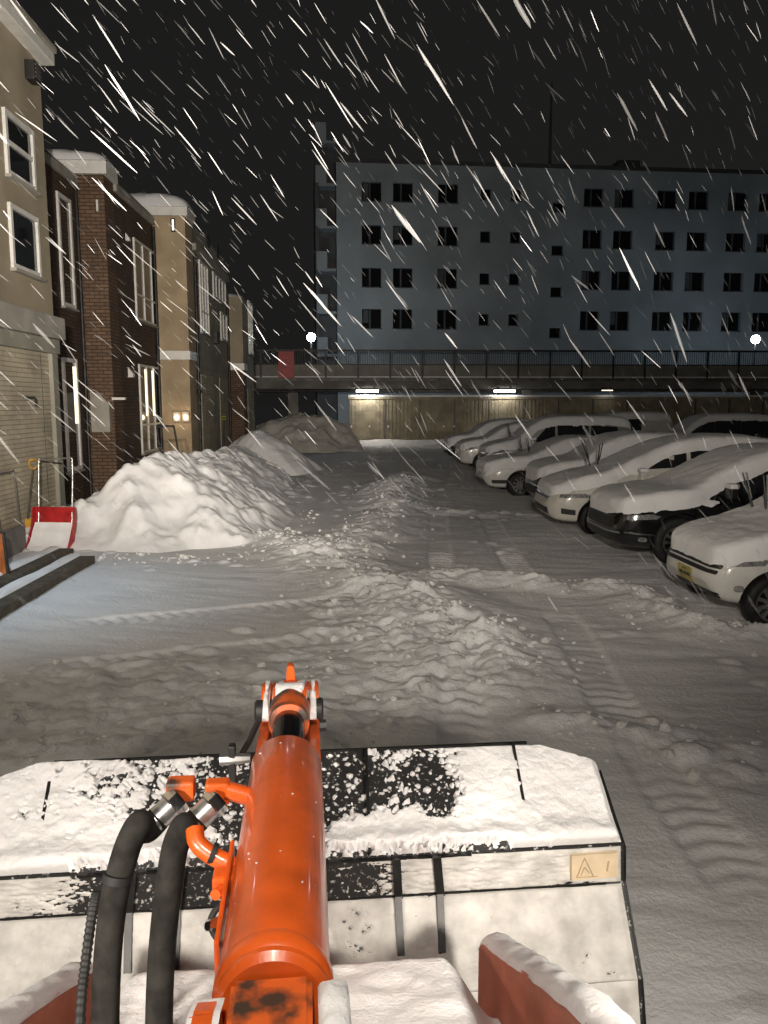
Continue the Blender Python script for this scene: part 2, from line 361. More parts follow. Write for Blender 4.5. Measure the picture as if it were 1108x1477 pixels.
FRONT = [(-4.0, 11.9, 0), (-3.0, 11.6, 0), (-1.7, 11.5, 0), (-1.2, 13.5, 0), (-1.0, 17, 0)]
for W, n, sp in ((FRONT, 110, .22), (W_MAIN, 380, .5), (W_SIDE, 120, .4), (W_LINE, 120, .35), (W_NEAR, 40, .3)):
    for _ in range(n):
        i = rng.randint(len(W)-1); t = rng.rand(); a = W[i]; b = W[i+1]
        cp.append((a[0]+(b[0]-a[0])*t+rng.randn()*sp, a[1]+(b[1]-a[1])*t+rng.randn()*sp))
rp = np.array(ROUGH); 
while len(cp) < 1000:
    x = rng.uniform(-5.2, 1.6); y = rng.uniform(3.4, 9.5)
    if inpoly(np.array([x]), np.array([y]), ROUGH)[0]: cp.append((x, y))
cp = np.array(cp); sz = np.clip(rng.lognormal(-4.0, 0.55, len(cp)), 0.008, 0.065)
cz = ground_h(cp[:, :1], cp[:, 1:])[:, 0] + sz*0.35
V, F = blob_mesh(len(cp), np.concatenate([cp, cz[:, None]], 1), sz, 9)
cl = pydata('snow_clods', V, F.tolist(), 'snow_rough'); tag(cl, 'loose snow clods strewn over the churned strip of ground', 'snow clods', kind='stuff')

# ================================================================== snow piles
def pile(name, x0, x1, y0, y1, step, fn, m, label):
    xs = np.arange(x0, x1+step/2, step); ys = np.arange(y0, y1+step/2, step)
    X, Y = np.meshgrid(xs, ys, indexing='ij'); Z = fn(X, Y)
    o = gridmesh(name, np.stack([X, Y, Z], -1), m); tag(o, label, 'snow pile', 'snow piles shovelled beside the houses'); return o
def crest(X, Y, pts, k, soft=0.12):
    d, v = pdist(X, Y, pts); return v - k*(np.sqrt(d*d+soft*soft)-soft)
def main_pile(X, Y):
    wx = X+(fbm(X*.9, Y*.9, 101, 3)-.5)*.5; wy = Y+(fbm(X*.9, Y*.9, 107, 3)-.5)*.5
    h = crest(wx, wy, [(-5.6, 13.3, .50), (-4.6, 13.3, .62), (-3.9, 13.7, 1.06), (-3.35, 14.3, 1.36), (-3.35, 17, 1.14), (-3.35, 20, 1.02), (-3.4, 23, 1.02), (-3.6, 24.6, .9)], 0.62)
    front = (wy-(11.55-0.10*(wx+3)))*0.62                    # shovelled face toward the lot
    h = np.minimum(h, front)
    side = (-1.35 - 0.0*wy + 0.045*(wy-14)- wx)*0.62
    h = np.minimum(h, side)
    sx = X*0.6+Y*0.25
    lay = (fbm(X*1.3+Y*.35, Y*.5-X*.3, 111, 4)-.5)
    h += lay*0.28*sst(-0.1, 0.5, h) + (fbm(X*3, Y*3, 117, 5)-.5)*0.15*sst(0, .25, h)
    h += (chunks(X, Y, .36, 121)*0.11+chunks(X+2, Y, .16, 125)*0.05)*sst(0, .12, h)*sst(.40, .62, fbm(X*.9, Y*.9, 123, 3))
    # slumped shelves down the long side
    h += 0.05*np.abs(((h*3.2+fbm(X*.8, Y*.8, 127, 3)*2) % 1)-.5)*sst(12.2, 14.5, Y)
    return np.maximum(h, -0.12)
pile('snow_pile', -5.9, -0.9, 11.0, 25.5, 0.04, main_pile, 'snow_fine', 'long bright snow pile in front of the brick house, behind the red scoop')
def blue_pile(X, Y):
    h = crest(X+(fbm(X, Y, 131, 3)-.5)*.5, Y, [(-4.2, 26.6, .85), (-3.35, 26.8, 1.38), (-3.3, 29, 1.05), (-3.3, 31, .5)], 0.62, .35)
    h = np.minimum(h, (Y-25.0)*0.95)
    return np.maximum(h+(fbm(X*2, Y*2, 133, 4)-.5)*.22*sst(-.1, .4, h), -.12)
pile('snow_pile', -5.2, -0.8, 24.2, 32.5, 0.06, blue_pile, 'snow_fine', 'steep pointed snow pile below the end of the house row')
def far_pile(X, Y):
    h = crest(X+(fbm(X*.7, Y*.7, 141, 3)-.5)*.8, Y, [(-3.9, 39, 1.5), (-2.7, 39.3, 1.85), (-1.5, 39.2, 1.72), (-0.7, 39.3, 1.3)], 0.80, .7)
    h = np.minimum(h, (0.55-X)*1.5)
    return np.maximum(h+(fbm(X*1.2, Y*1.2, 143, 5)-.5)*.6*sst(-.1, .6, h), -.12)
pile('snow_pile', -6.0, 1.3, 36.4, 42.2, 0.07, far_pile, 'snow_dirty', 'big dirty grey snow heap at the left end of the brown fence')

# ================================================================== row houses on the left
XA, XB, XC, XD, XE = -5.25, -6.48, -5.80, -4.88, -4.30
D0, D1, D2, D3, D4 = 14.5, 19.7, 24.4, 32.1, 35.7
def fwin(parent, X, a, b, m=None, nv=1, mid=None, frame=0.06, depth=0.05, lit=False, split=None):
    """window on a facade facing +x; a, b: photo pixels of its near top and far bottom corners on the plane x = X"""
    p = on_x(a[0], a[1], X); q = on_x(b[0], b[1], X)
    return win_yz(parent, X, p.y, q.y, q.z, p.z, nv, mid, frame, depth, lit, split)
def win_yz(parent, X, y0, y1, z0, z1, nv=1, mid=None, frame=0.06, depth=0.05, lit=False, split=None):
    bm = bmesh.new()
    box(bm, X-.02, X+depth, y0, y0+frame, z0, z1); box(bm, X-.02, X+depth, y1-frame, y1, z0, z1)
    box(bm, X-.02, X+depth-.003, y0+frame, y1-frame, z1-frame, z1); box(bm, X-.02, X+depth-.003, y0+frame, y1-frame, z0, z0+frame)
    f = obj('window', bm, 'trim', parent)
    boxo('pane', X-.02, X+.008, y0+frame, y1-frame, z0+frame, z1-frame, 'glass', f)
    for k in range(1, nv):
        yy = y0+(y1-y0)*k/nv; boxo('mullion', X-.015, X+depth-.008, yy-frame*.4, yy+frame*.4, z0+frame, z1-frame, 'trim', f)
        if lit: boxo('glint_strip', X+.009, X+.014, yy-frame*.42-.13, yy-frame*.42-.006, z0+(z1-z0)*.42, z1-frame*2, 'lit', f)  # glint of the loader lamps on the frame, put in as a glowing strip
    if lit: boxo('glint_strip', X+.009, X+.014, y1-frame-.14, y1-frame-.006, z0+(z1-z0)*.42, z1-frame*2, 'lit', f)
    if mid: 
        zz = z0+(z1-z0)*mid; boxo('transom', X-.015, X+depth-.012, y0+frame, y1-frame, zz-frame*.45, zz+frame*.45, 'trim', f)
    boxo('sill', X-.02, X+depth+.05, y0-.03, y1+.03, z0-.05, z0-.002, 'ledge', f)
    return f
def zx(px, py, X): return on_x(px, py, X).z
def capsnow(name, x0, x1, y0, y1, z, hgt, parent, n=26, over=0.04):
    xs = np.linspace(x0-over, x1+over, n); ys = np.linspace(y0-over, y1+over, n); X, Y = np.meshgrid(xs, ys, indexing='ij')
    u = (X-(x0+x1)/2)/((x1-x0)/2+over); v = (Y-(y0+y1)/2)/((y1-y0)/2+over)
    e = np.clip(1-np.abs(u)**3.2, 0, 1)**.5*np.clip(1-np.abs(v)**3.2, 0, 1)**.5
    Z = z-.01 + hgt*e*(.75+.5*fbm(X*1.6+5, Y*1.6, 151, 3))
    return gridmesh(name, np.stack([X, Y, Z], -1), 'snow_fine', parent)

# --- nearest house: beige, cropped by the left edge of the picture
h1 = empty('townhouse', (0, 0, 0)); tag(h1, 'nearest beige rendered house with tiled ground floor, cropped by the left picture edge', 'house', 'row houses left of the lot')
boxo('wall', -14, XA, 2.0, D0, zx(92, 487, XA)+.0, zx(76, 112, XA), 'stucco', h1)
zl = zx(92, 489, XA); zlt = zx(92, 463, XA)
boxo('ledge', -14, XA+.16, 2.0, D0+.10, zl-.05, zlt, 'ledge', h1, .015)
boxo('fascia', -14, XA+.07, 2.0, D0+.04, zl-.30, zl-.055, 'stucco_grey', h1, .01)
boxo('tiled_wall', -14, XA-.04, 2.0, D0-.25, -.2, zl-.302, 'tile', h1)
boxo('corner_pier', -7, XA+.03, D0-.248, D0, -.2, zl-.302, 'stucco_grey', h1)
boxo('expansion_joint', XA-.045, XA-.034, D0-.62, D0-.60, -.1, zl-.32, 'grey_metal', h1)
ze = zx(76, 112, XA)
boxo('eave', -14, XA+.22, 2.0, D0+.12, ze+.002, ze+.20, 'trim', h1, .02)
boxo('gutter', XA+.13, XA+.26, 2.0, D0+.14, ze+.202, ze+.30, 'ledge', h1, .02)
capsnow('snow_cover', -13, XA+.2, 2.2, D0+.1, ze+.3, .2, h1, 40)
fwin(h1, XA, (2, 154), (50, 278), mid=.52, frame=.075)
fwin(h1, XA, (10, 291), (57, 402), frame=.075)
p = on_x(40, 104, XA); bm = bmesh.new(); box(bm, XA, XA+.16, p.y-.14, p.y+.14, p.z-.15, p.z+.15, .02)
v = obj('vent_hood', bm, 'dark_metal', h1)
for k in range(4): boxo('louvre', XA+.162, XA+.175, p.y-.11, p.y+.11, p.z-.11+k*.06, p.z-.08+k*.06, 'grey_metal', v)
p = on_x(38, 575, XA-.04); bm = bmesh.new(); tube(bm, spline([(XA-.05, p.y, p.z), (XA+.05, p.y, p.z+.02), (XA+.10, p.y+.01, p.z), (XA+.11, p.y+.01, p.z-.12)]), .018, 8)
box(bm, XA-.04, XA-.02, p.y-.04, p.y+.04, p.z-.04, p.z+.04); obj('outdoor_tap', bm, 'dark_metal', h1)
boxo('plinth', -7, XA+.02, 8, D0-.25, -.2, .16, 'concrete', h1)

# --- brick house
h2 = empty('townhouse', (0, 0, 0)); tag(h2, 'dark brown brick house with a snow-capped brick pier', 'house', 'row houses left of the lot')
zt2 = on_y(150, 252, D1).z
boxo('wall', -14, XB, D0+.02, D1-.002, -.2, zt2-.25, 'brick', h2)
boxo('pier', -14, XC, D1, D1+.75, -.2, zt2, 'brick_light', h2)
boxo('street_wall', -14, XC-.03, D1+.752, D2-.002, -.2, zt2-.15, 'brick', h2)
zc = on_y(150, 225, D1).z
boxo('pier_cap', -9, XC+.10, D1-.10, D1+.85, zt2+.002, zt2+.30, 'trim', h2, .02)
capsnow('snow_cover', -8.2, XC+.1, D1-.1, D1+.85, zt2+.3, .30, h2)
boxo('parapet', -9, XC+.05, D1+.86, D2-.01, zt2-.148, zt2+.05, 'ledge', h2, .015)
capsnow('snow_cover', -8.6, XC+.05, D1+.9, D2, zt2+.05, .24, h2, 30)
boxo('parapet', -12, XB+.08, D0+.15, D1-.01, zt2-.248, zt2-.08, 'ledge', h2, .015)
capsnow('snow_cover', -10, XB+.1, D0+.2, D1-.1, zt2-.08, .25, h2, 30)
fwin(h2, XB, (80, 275), (108, 447), frame=.09)
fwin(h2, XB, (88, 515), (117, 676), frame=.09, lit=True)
fwin(h2, XC-.03, (191, 342), (231, 474), nv=3, mid=.32, frame=.06)
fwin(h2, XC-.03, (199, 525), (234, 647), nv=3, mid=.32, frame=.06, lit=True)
for a, X, s in (((133, 541), XB, .16), ((186, 537), XC-.03, .13), ((150, 308), XB, .12), ((182, 342), XC-.03, .10)):
    p = on_x(a[0], a[1], X); bm = bmesh.new()
    prism(bm, [(0, -s), (s, -s*1.0), (s, -.3*s), (0, s)], lambda u, v_, e, p=p, X=X, s=s: Vector((X+u, p.y+(e-.5)*2*s*.7, p.z+v_))); obj('vent_cowl', bm, 'trim', h2)
p = on_y(152, 590, D1); bm = bmesh.new()
prism(bm, [(-.30, -.55), (.14, -.55), (.14, .12), (-.08, .38), (-.30, .42)], lambda u, v_, e: Vector((p.x+u, D1-.002-.16*e, p.z+v_))); obj('meter_cabinet', bm, 'ledge', h2)
boxo('cabinet_shelf', p.x+.20, p.x+.52, D1-.12, D1-.002, p.z+.22, p.z+.28, 'trim', h2)
tubeo('downpipe', [(XB+.05, D1-.08, -.1), (XB+.05, D1-.08, zt2-.3)], .045, 'dark_metal', h2, 8)
tubeo('downpipe', [(XC+.02, D2-.10, -.1), (XC+.02, D2-.10, zt2-.2)], .05, 'dark_metal', h2, 8)
p = on_y(141, 297, D1); boxo('slit_lamp', p.x-.02, p.x+.02, D1-.05, D1-.002, p.z-.13, p.z+.13, 'trim', h2)

# --- stucco house with the two glowing square wall boxes
h3 = empty('townhouse', (0, 0, 0)); tag(h3, 'warm beige house with white stringcourse, snow-capped tower and two glowing square wall boxes', 'house', 'row houses left of the lot')
zt3 = on_y(258, 312, D2).z; zb3 = on_y(258, 519, D2).z
boxo('tower_wall', -14, XD, D2, D2+1.0, zb3, zt3, 'stucco_warm', h3)
boxo('tower_base', -14, XD-.01, D2+.01, D2+1.0, -.2, zb3-.002, 'stucco_warm', h3)
boxo('stringcourse', -9, XD+.04, D2-.05, D2+1.04, zb3+.004, on_y(258, 506, D2).z, 'trim', h3, .01)
boxo('tower_cap', -9, XD+.10, D2-.12, D2+1.1, zt3+.002, on_y(258, 299, D2).z, 'trim', h3, .02)
zc3 = on_y(258, 299, D2).z
capsnow('snow_cover', -7.0, XD+.1, D2-.12, D2+1.1, zc3, .46, h3)
zs3 = on_x(320, 520, XD).z
zr3 = zt3-.75
boxo('street_wall', -14, XD-.03, D2+1.002, D3-.002, zb3-.15, zr3, 'stucco_grey', h3)
boxo('garage_wall', -14, XD-.05, D2+1.002, D3-.002, -.2, zb3-.152, 'stucco_grey', h3)
boxo('parapet', -9, XD+.10, D2+1.11, D3-.01, zr3+.002, zr3+.22, 'ledge', h3, .015)
boxo('parapet_wall', -9, XD-.10, D2+1.12, D3-.01, zr3+.222, zr3+.85, 'stucco_grey', h3)
for a in ((300, 347), (314, 363)):
    p = on_x(a[0], a[1], XD-.10); boxo('parapet_opening', XD-.101, XD-.08, p.y-.28, p.y+.28, p.z-.22, p.z+.22, 'dark_metal', h3)
capsnow('snow_cover', -8, XD-.1, D2+1.15, D3, zr3+.85, .22, h3, 30)
fwin(h3, XD-.03, (286, 374), (301, 484), nv=3, mid=.3, frame=.07)
fwin(h3, XD-.03, (306, 391), (325, 442), nv=4, frame=.07)
fwin(h3, XD-.03, (317, 449), (327, 494), nv=2, frame=.07)
p = on_x(309, 487, XD-.03); bm = bmesh.new(); box(bm, XD-.03, XD+.12, p.y-.22, p.y+.22, p.z-.22, p.z+.22, .02); obj('vent_hood', bm, 'dark_metal', h3)
for a, b in (((289, 540), (310, 655)), ((316, 545), (334, 650))):
    p = on_x(a[0], a[1], XD-.05); q = on_x(b[0], b[1], XD-.05)
    d = boxo('garage_door', XD-.10, XD-.02, p.y, q.y, -.1, p.z, 'tile', h3)
    for k in range(1, 5): boxo('door_rib', XD-.019, XD-.010, p.y+.02, q.y-.02, p.z*k/5-.012, p.z*k/5+.012, 'stucco_grey', d)
for a in ((255.5, 601), (268.5, 601)):  # square wall boxes, each with a glowing dome and a point light
    p = on_y(a[0], a[1], D2+.01); bm = bmesh.new(); box(bm, p.x-.11, p.x+.11, D2-.045, D2+.008, p.z-.15, p.z+.15, .012)
    f = obj('glow_box', bm, 'ledge', h3); bm = bmesh.new(); bmesh.ops.create_uvsphere(bm, u_segments=14, v_segments=8, radius=.062, matrix=Matrix.Translation((p.x, D2-.05, p.z-.02)) @ Matrix.Diagonal((1, .5, 1.25, 1))); obj('glow_dome', bm, 'lit_hot', f, smooth=True)
    lamp('glow_point', 'POINT', (p.x, D2-.16, p.z), (1, .72, .42), 1.5, None, size=.05).parent = f
p = on_y(250, 325, D2); f = boxo('slit_lamp', p.x-.06, p.x+.06, D2-.06, D2-.002, p.z-.19, p.z+.19, 'dark_metal', h3); boxo('lamp_glass', p.x-.02, p.x+.03, D2-.072, D2-.061, p.z-.15, p.z+.15, 'lit', f)
tubeo('downpipe', [(XD+.03, D2+1.2, .1), (XD+.03, D2+1.2, zr3-.1)], .05, 'dark_metal', h3, 8)
tubeo('downpipe', [(XD+.03, D3-.10, .1), (XD+.03, D3-.10, zr3-.1)], .05, 'dark_metal', h3, 8)

# --- last house of the row
h4 = empty('townhouse', (0, 0, 0)); tag(h4, 'farthest narrow house of the row, dim beige with a tall window', 'house', 'row houses left of the lot')
zt4 = on_y(345, 427, D3).z; zb4 = on_y(345, 534, D3).z
boxo('tower_wall', -14, XE, D3, D3+.9, zb4, zt4, 'stucco', h4)
boxo('tower_base', -14, XE-.01, D3+.01, D3+.9, -.2, zb4-.002, 'brick_light', h4)
boxo('stringcourse', -9, XE+.04, D3-.05, D3+.94, zb4+.004, on_y(345, 524, D3).z, 'trim', h4, .01)
boxo('street_wall', -14, XE-.04, D3+.902, D4, -.2, zt4-.1, 'stucco_grey', h4)
fwin(h4, XE-.04, (357, 433), (364, 512), nv=2, frame=.08)
capsnow('snow_cover', -8, XE, D3, D4, zt4-.02, .3, h4)
q = on_x(357, 560, XE-.04); boxo('garage_door', XE-.08, XE-.02, q.y, D4-.4, -.1, q.z, 'tile', h4)

# ================================================================== elevated walkway across the back
YB = 44.0
wk = empty('elevated_walkway', (0, 0, 0)); tag(wk, 'long elevated concrete walkway with railing crossing behind the lot', 'footbridge')
zr = lambda y: on_y(740, y, YB).z
XL, XR = -16.0, 48.0
boxo('deck', XL, XR, YB, YB+5, zr(549), zr(545), 'concrete', wk)
boxo('edge_beam', XL, XR, YB+.1, YB+.5, zr(561), zr(549)-.003, 'concrete', wk)
boxo('deck_beam', XL, XR, YB+3.8, YB+4.3, zr(564), zr(549)-.003, 'concrete', wk)
boxo('kerb_strip', XL, XR, YB-.06, YB+.04, zr(549)-.02, zr(546), 'grey_metal', wk)
boxo('snow_strip', XL, XR, YB-.02, YB+.42, zr(545)+.002, zr(543), 'snow_fine', wk, .02)
# ribbed infill panels between posts
px0 = on_y(376, 530, YB).x; pitch = on_y(423, 530, YB).x-px0
nseg = int((XR-px0)/pitch)
for k in range(-4, nseg):
    xa = px0+k*pitch
    boxo('post', xa-.05, xa+.05, YB-.03, YB+.07, zr(545), zr(505), 'dark_metal', wk)
    pn = boxo('infill_panel', xa+.055, xa+pitch-.055, YB, YB+.03, zr(544), zr(527), 'parapet', wk)
    bm = bmesh.new()
    for j in range(14):
        xx = xa+.10+(pitch-.2)*j/13; box(bm, xx-.02, xx+.02, YB-.03, YB-.001, zr(543), zr(528))
    r = obj('panel_ribs', bm, 'parapet', pn); r['kind'] = 'stuff'
    bm = bmesh.new()
    for j in range(1, 14):
        xx = xa+pitch*j/14; box(bm, xx-.012, xx+.012, YB+.01, YB+.03, zr(526), zr(508))
    r = obj('balusters', bm, 'dark_metal', wk); r['kind'] = 'stuff'
boxo('handrail', XL, XR, YB-.035, YB+.075, zr(507.5), zr(505.5)+.03, 'dark_metal', wk)
boxo('mid_rail', XL, XR, YB-.02, YB+.06, zr(527), zr(526)+.02, 'dark_metal', wk)
for px in (423, 760, 1093, 1300):
    x = on_y(px, 570, YB+1).x
    boxo('column', x-.28, x+.28, YB+.8, YB+1.4, -.2, zr(562), 'concrete', wk, .03)
tubeo('drain_pipe', [on_y(290, 566, YB-.1), on_y(505, 563, YB-.1)], .07, 'dark_metal', wk, 8)
# red sign tied to the railing
bm = bmesh.new(); p = on_y(416, 526, YB-.12); box(bm, p.x-.55, p.x+.32, YB-.10, YB-.07, p.z-.70, p.z+.72, .01)
sg = obj('railing_sign', bm, 'red'); tag(sg, 'red panel hung on the walkway railing at its left end', 'sign')
# fluorescent fittings under the deck
for px0_, px1_, lb in ((514, 546, 'left lit fluorescent tube under the walkway above the brown fence'), (713, 743, 'lit fluorescent tube under the walkway above the row of parked cars'), (868, 884, 'faint lit tube under the walkway, right of the other two')):
    a = on_y(px0_, 564, YB-.15); b = on_y(px1_, 564, YB-.15)
    e = empty('tube_light', ((a.x+b.x)/2, YB-.15, a.z)); tag(e, lb, 'lamp', 'tube lights under the walkway'); L = (b.x-a.x)/2
    boxo('housing', -L-.05, L+.05, -.09, .09, .06, .16, 'grey_metal', e)
    for s in (-1, 1): boxo('bracket', s*L*.6-.03, s*L*.6+.03, -.03, .45, .161, .22, 'grey_metal', e)
    thin = px0_ > 800
    tubeo('tube', [(-L, 0, 0.035 if thin else 0), (L, 0, 0.035 if thin else 0)], .025 if thin else .06, 'lit' if thin else 'tube', e, 10)
    l = lamp('tube_glow', 'AREA', (0, 0, -.08), (1, .95, .86), 1 if thin else (30 if px0_ < 600 else 14), e); l.data.shape = 'RECTANGLE'; l.data.size = 2*L; l.data.size_y = .15
# brown fence below it
fz1 = on_y(640, 571, 44.3).z
fn = empty('board_fence', (0, 0, 0)); tag(fn, 'long brown panel fence with snow on top under the walkway', 'fence')
fx0 = on_y(505, 610, 44.3).x; x = fx0; k = 0
while x < 30:
    pn = boxo('fence_panel', x+.02, x+1.93, 44.3, 44.36, 0.0, fz1-.18, 'fence', fn)
    bm = bmesh.new()
    for j in range(9): box(bm, x+.10+j*.21, x+.17+j*.21, 44.275, 44.298, .04, fz1-.22)
    obj('panel_ribs', bm, 'fence', pn)['kind'] = 'stuff'
    boxo('fence_post', x-.05, x+.017, 44.25, 44.39, -.1, fz1-.14, 'grey_metal', fn)
    x += 1.95; k += 1
boxo('top_rail', fx0-.1, x, 44.23, 44.42, fz1-.17, fz1-.06, 'fence', fn)
boxo('snow_cap', fx0-.1, x, 44.20, 44.46, fz1-.058, fz1+.05, 'snow_fine', fn, .03)
for px in (507, 533, 560, 587, 640, 655):
    p = on_y(px, 615, 44.26); latheo('reflector', [(0, .055), (.02, .05)], (p.x, 44.26, p.z), (0, -1, 0), 'trim', fn, 10)
# snow swept against the fence foot
def fdrift(X, Y): return np.maximum(.26*sst(42.9, 44.2, Y)*(.6+.6*fbm(X*.6, Y*.6, 161, 3)), -.1)
o = None
xs = np.arange(fx0-.5, 30, .16); ys = np.arange(42.5, 44.3, .12); X, Y = np.meshgrid(xs, ys, indexing='ij')
o = gridmesh('snow_drift', np.stack([X, Y, fdrift(X, Y)], -1), 'snow_rough'); tag(o, 'low snow drift swept along the foot of the brown fence', 'snow drift')

# ================================================================== tall building behind
FA = R(3.2); FU = Vector((math.cos(FA), math.sin(FA), 0)); FN = Vector((math.sin(FA), -math.cos(FA), 0))     # along the facade, toward us
FP = on_y(487, 500, 54.0); FP.z = 0
def fpt(px, py): q = on_plane(px, py, FP, FN); return (q-FP).dot(FU), q.z
tb = empty('apartment_block', FP, FA); tag(tb, 'dim blue-grey apartment block behind the walkway with rows of dark windows', 'building')
ztop = fpt(560, 236)[1]; uR = 62.0
boxo('wall', 0, uR, .35, 14, -.2, ztop, 'far_wall', tb)
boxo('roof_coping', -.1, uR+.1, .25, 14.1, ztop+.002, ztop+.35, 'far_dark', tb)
# windows: (x in the top row, x in the bottom row, half width px, half height px, kind)
cols = [(536, 536, 14, 14, 2), (581, 581, 14, 14, 2), (646.5, 644.5, 14, 14, 2), (701, 698, 7, 8, 1), (744, 741, 7, 8, 1)] + [(a, b, 13.2, 13.6, 2) for a, b in ((856.5, 850), (900, 894), (961.5, 955), (1007, 999.5), (1064.5, 1054.5), (1110, 1098), (1175, 1161), (1220, 1205))]
# the facade skin is built of wall strips with real openings between them
holes = []
for ci, (xt, xb, hw, hh, kd) in enumerate(cols):
    for r in range(4):
        t = r/3; px = xt+(xb-xt)*t; yl = (276, 338, 400, 459.5)[r]; yr = (290, 349, 406.5, 464)[r]; py = yl+(yr-yl)*(px-536)/(1059-536)
        u0, z1 = fpt(px-hw, py-hh); u1, z0 = fpt(px+hw, py+hh); holes.append((ci, r, u0, u1, z0, z1, kd))
for r in range(4):
    px = (806, 804, 802.5, 800.5)[r]; py = (299, 361, 421, 480)[r]
    u0, z1 = fpt(px-8, py-7); u1, z0 = fpt(px+8, py+7); holes.append((90, r, u0, u1, z0, z1, 0))
uc = {}
for c, r, u0, u1, z0, z1, kd in holes: uc.setdefault(c, []).append((u0, u1))
cu = {c: (np.mean([a for a, b in v]), np.mean([b for a, b in v])) for c, v in uc.items()}
order = sorted(cu, key=lambda c: cu[c][0])
edges = [0.0]
for c in order: edges += [cu[c][0], cu[c][1]]
edges.append(uR)
bm = bmesh.new()
for i in range(0, len(edges), 2): box(bm, edges[i], edges[i+1], 0, .345, -.2, ztop)
for c in order:
    zs = sorted([(z0, z1) for cc, r, u0, u1, z0, z1, kd in holes if cc == c]); lo = -.2
    for z0, z1 in zs: box(bm, cu[c][0], cu[c][1], .001, .344, lo, z0); lo = z1
    box(bm, cu[c][0], cu[c][1], .001, .344, lo, ztop)
obj('facade', bm, 'far_wall', tb)
for c, r, u0, u1, z0, z1, kd in holes:
    u0, u1 = cu[c]
    f = boxo('window', u0, u1, .30, .346, z0, z1, 'glass_far', tb)
    if kd == 2:
        m = u0+(u1-u0)*.42
        boxo('mullion', m-.055, m+.055, .26, .298, z0, z1, 'far_dark', f)
        if (c*7+r*5) % 3 == 0: boxo('blind', u0+.08, m-.1, .285, .298, z0+(z1-z0)*(.3 if r % 2 else .05), z1-.04, 'far_dark', f)
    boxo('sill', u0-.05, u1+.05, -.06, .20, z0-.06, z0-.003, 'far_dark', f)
# darker stair wing at its left with landings
zt_w = fpt(470, 210)[1]; uw0 = fpt(456, 400)[0]
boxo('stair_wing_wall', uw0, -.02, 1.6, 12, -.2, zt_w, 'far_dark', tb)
for r in range(6):
    z = fpt(475, 200+62*r)[1]
    boxo('landing_slab', uw0+.05, -.03, .35, 1.59, z-.18, z, 'far_wall', tb)
    boxo('landing_parapet', uw0+.05, (uw0*.45), .35, .50, z+.002, z+1.1, 'far_wall', tb)
    boxo('landing_post', uw0+.05, uw0+.25, .35, .60, z+1.102, z+2.7, 'far_dark', tb)
u, z = fpt(812, 235); tubeo('roof_mast', [(u, 3, ztop), (u, 3, ztop+6.5)], [.14, .06], 'far_dark', tb, 8)
u, z = fpt(925, 235); boxo('roof_tank', u-.8, u+.8, 2, 4, ztop+.351, ztop+1.3, 'far_dark', tb, .1)

# ================================================================== street lamps on the walkway
def street_lamp(px, py, label, Y=47.5, power=500, near=True):
    p = on_y(px, py, Y); base = zr(545)
    e = empty('street_lamp', (p.x, Y, base)); tag(e, label, 'street lamp', 'lamps on the walkway'); H = p.z-base
    tubeo('post', [(0, 0, -.25), (0, 0, H-.12)], [.07, .045], 'grey_metal', e, 10)
    boxo('base_plate', -.14, .14, -.14, .14, -.26, -.20, 'grey_metal', e)
    latheo('head', [(-.16, .06), (-.10, .16), (.10, .20), (.24, .06), (.26, .01)], (0, 0, H), (0, 0, 1), 'grey_metal', e, 16)
    bm = bmesh.new(); bmesh.ops.create_uvsphere(bm, u_segments=16, v_segments=10, radius=.25, matrix=Matrix.Translation((0, 0, H-.02))); obj('lens', bm, 'led', e, smooth=True)
    l = lamp('lens_light', 'POINT', (0, 0.0, H-.02), (.66, .84, 1.0), power, e, size=.26)
    return e
street_lamp(449, 486, 'bright bluish street lamp on the walkway near the row houses')
street_lamp(1090, 489, 'bright bluish street lamp on the walkway at the right picture edge')

# ================================================================== parked cars
def mono(xs, ys):
    xs = np.array(xs, float); ys = np.array(ys, float); h = np.diff(xs); d = np.diff(ys)/h
    m = np.concatenate([[d[0]], (d[:-1]+d[1:])/2, [d[-1]]])
    for i in range(len(d)):
        if d[i] == 0: m[i] = m[i+1] = 0
        else:
            a, b = m[i]/d[i], m[i+1]/d[i]
            if a < 0: m[i] = 0
            if b < 0: m[i+1] = 0
            s = a*a+b*b
            if s > 9: t = 3/math.sqrt(s); m[i] = t*a*d[i]; m[i+1] = t*b*d[i]
    def f(x):
        x = np.clip(np.asarray(x, float), xs[0], xs[-1]); i = np.clip(np.searchsorted(xs, x)-1, 0, len(h)-1); t = (x-xs[i])/h[i]
        return ys[i]*(1+2*t)*(1-t)**2 + m[i]*h[i]*t*(1-t)**2 + ys[i+1]*t*t*(3-2*t) + m[i+1]*h[i]*t*t*(t-1)
    return f
class Shape: pass
def car_shape(L, W, top, belt, bot=0.20, tumble=0.80, nose=1.0):
    s = Shape(); s.L, s.W = L, W/2
    s.zt = mono(*zip(*top)); s.zs0 = mono(*zip(*belt))
    s.zb = mono([0, .06, .25, .6, L-.6, L-.2, L-.04, L], [.42, .30, bot+.02, bot, bot, bot+.05, .34, .48])
    q = 1-nose
    s.wf = mono([0, .03, .10, .25, .55, .95, L-.9, L-.35, L-.12, L-.03, L], [.50+.1*q, .66+.08*q, .80+.05*q, .905, .965, 1, 1, .95, .87, .78, .62])
    s.tumble = tumble
    return s
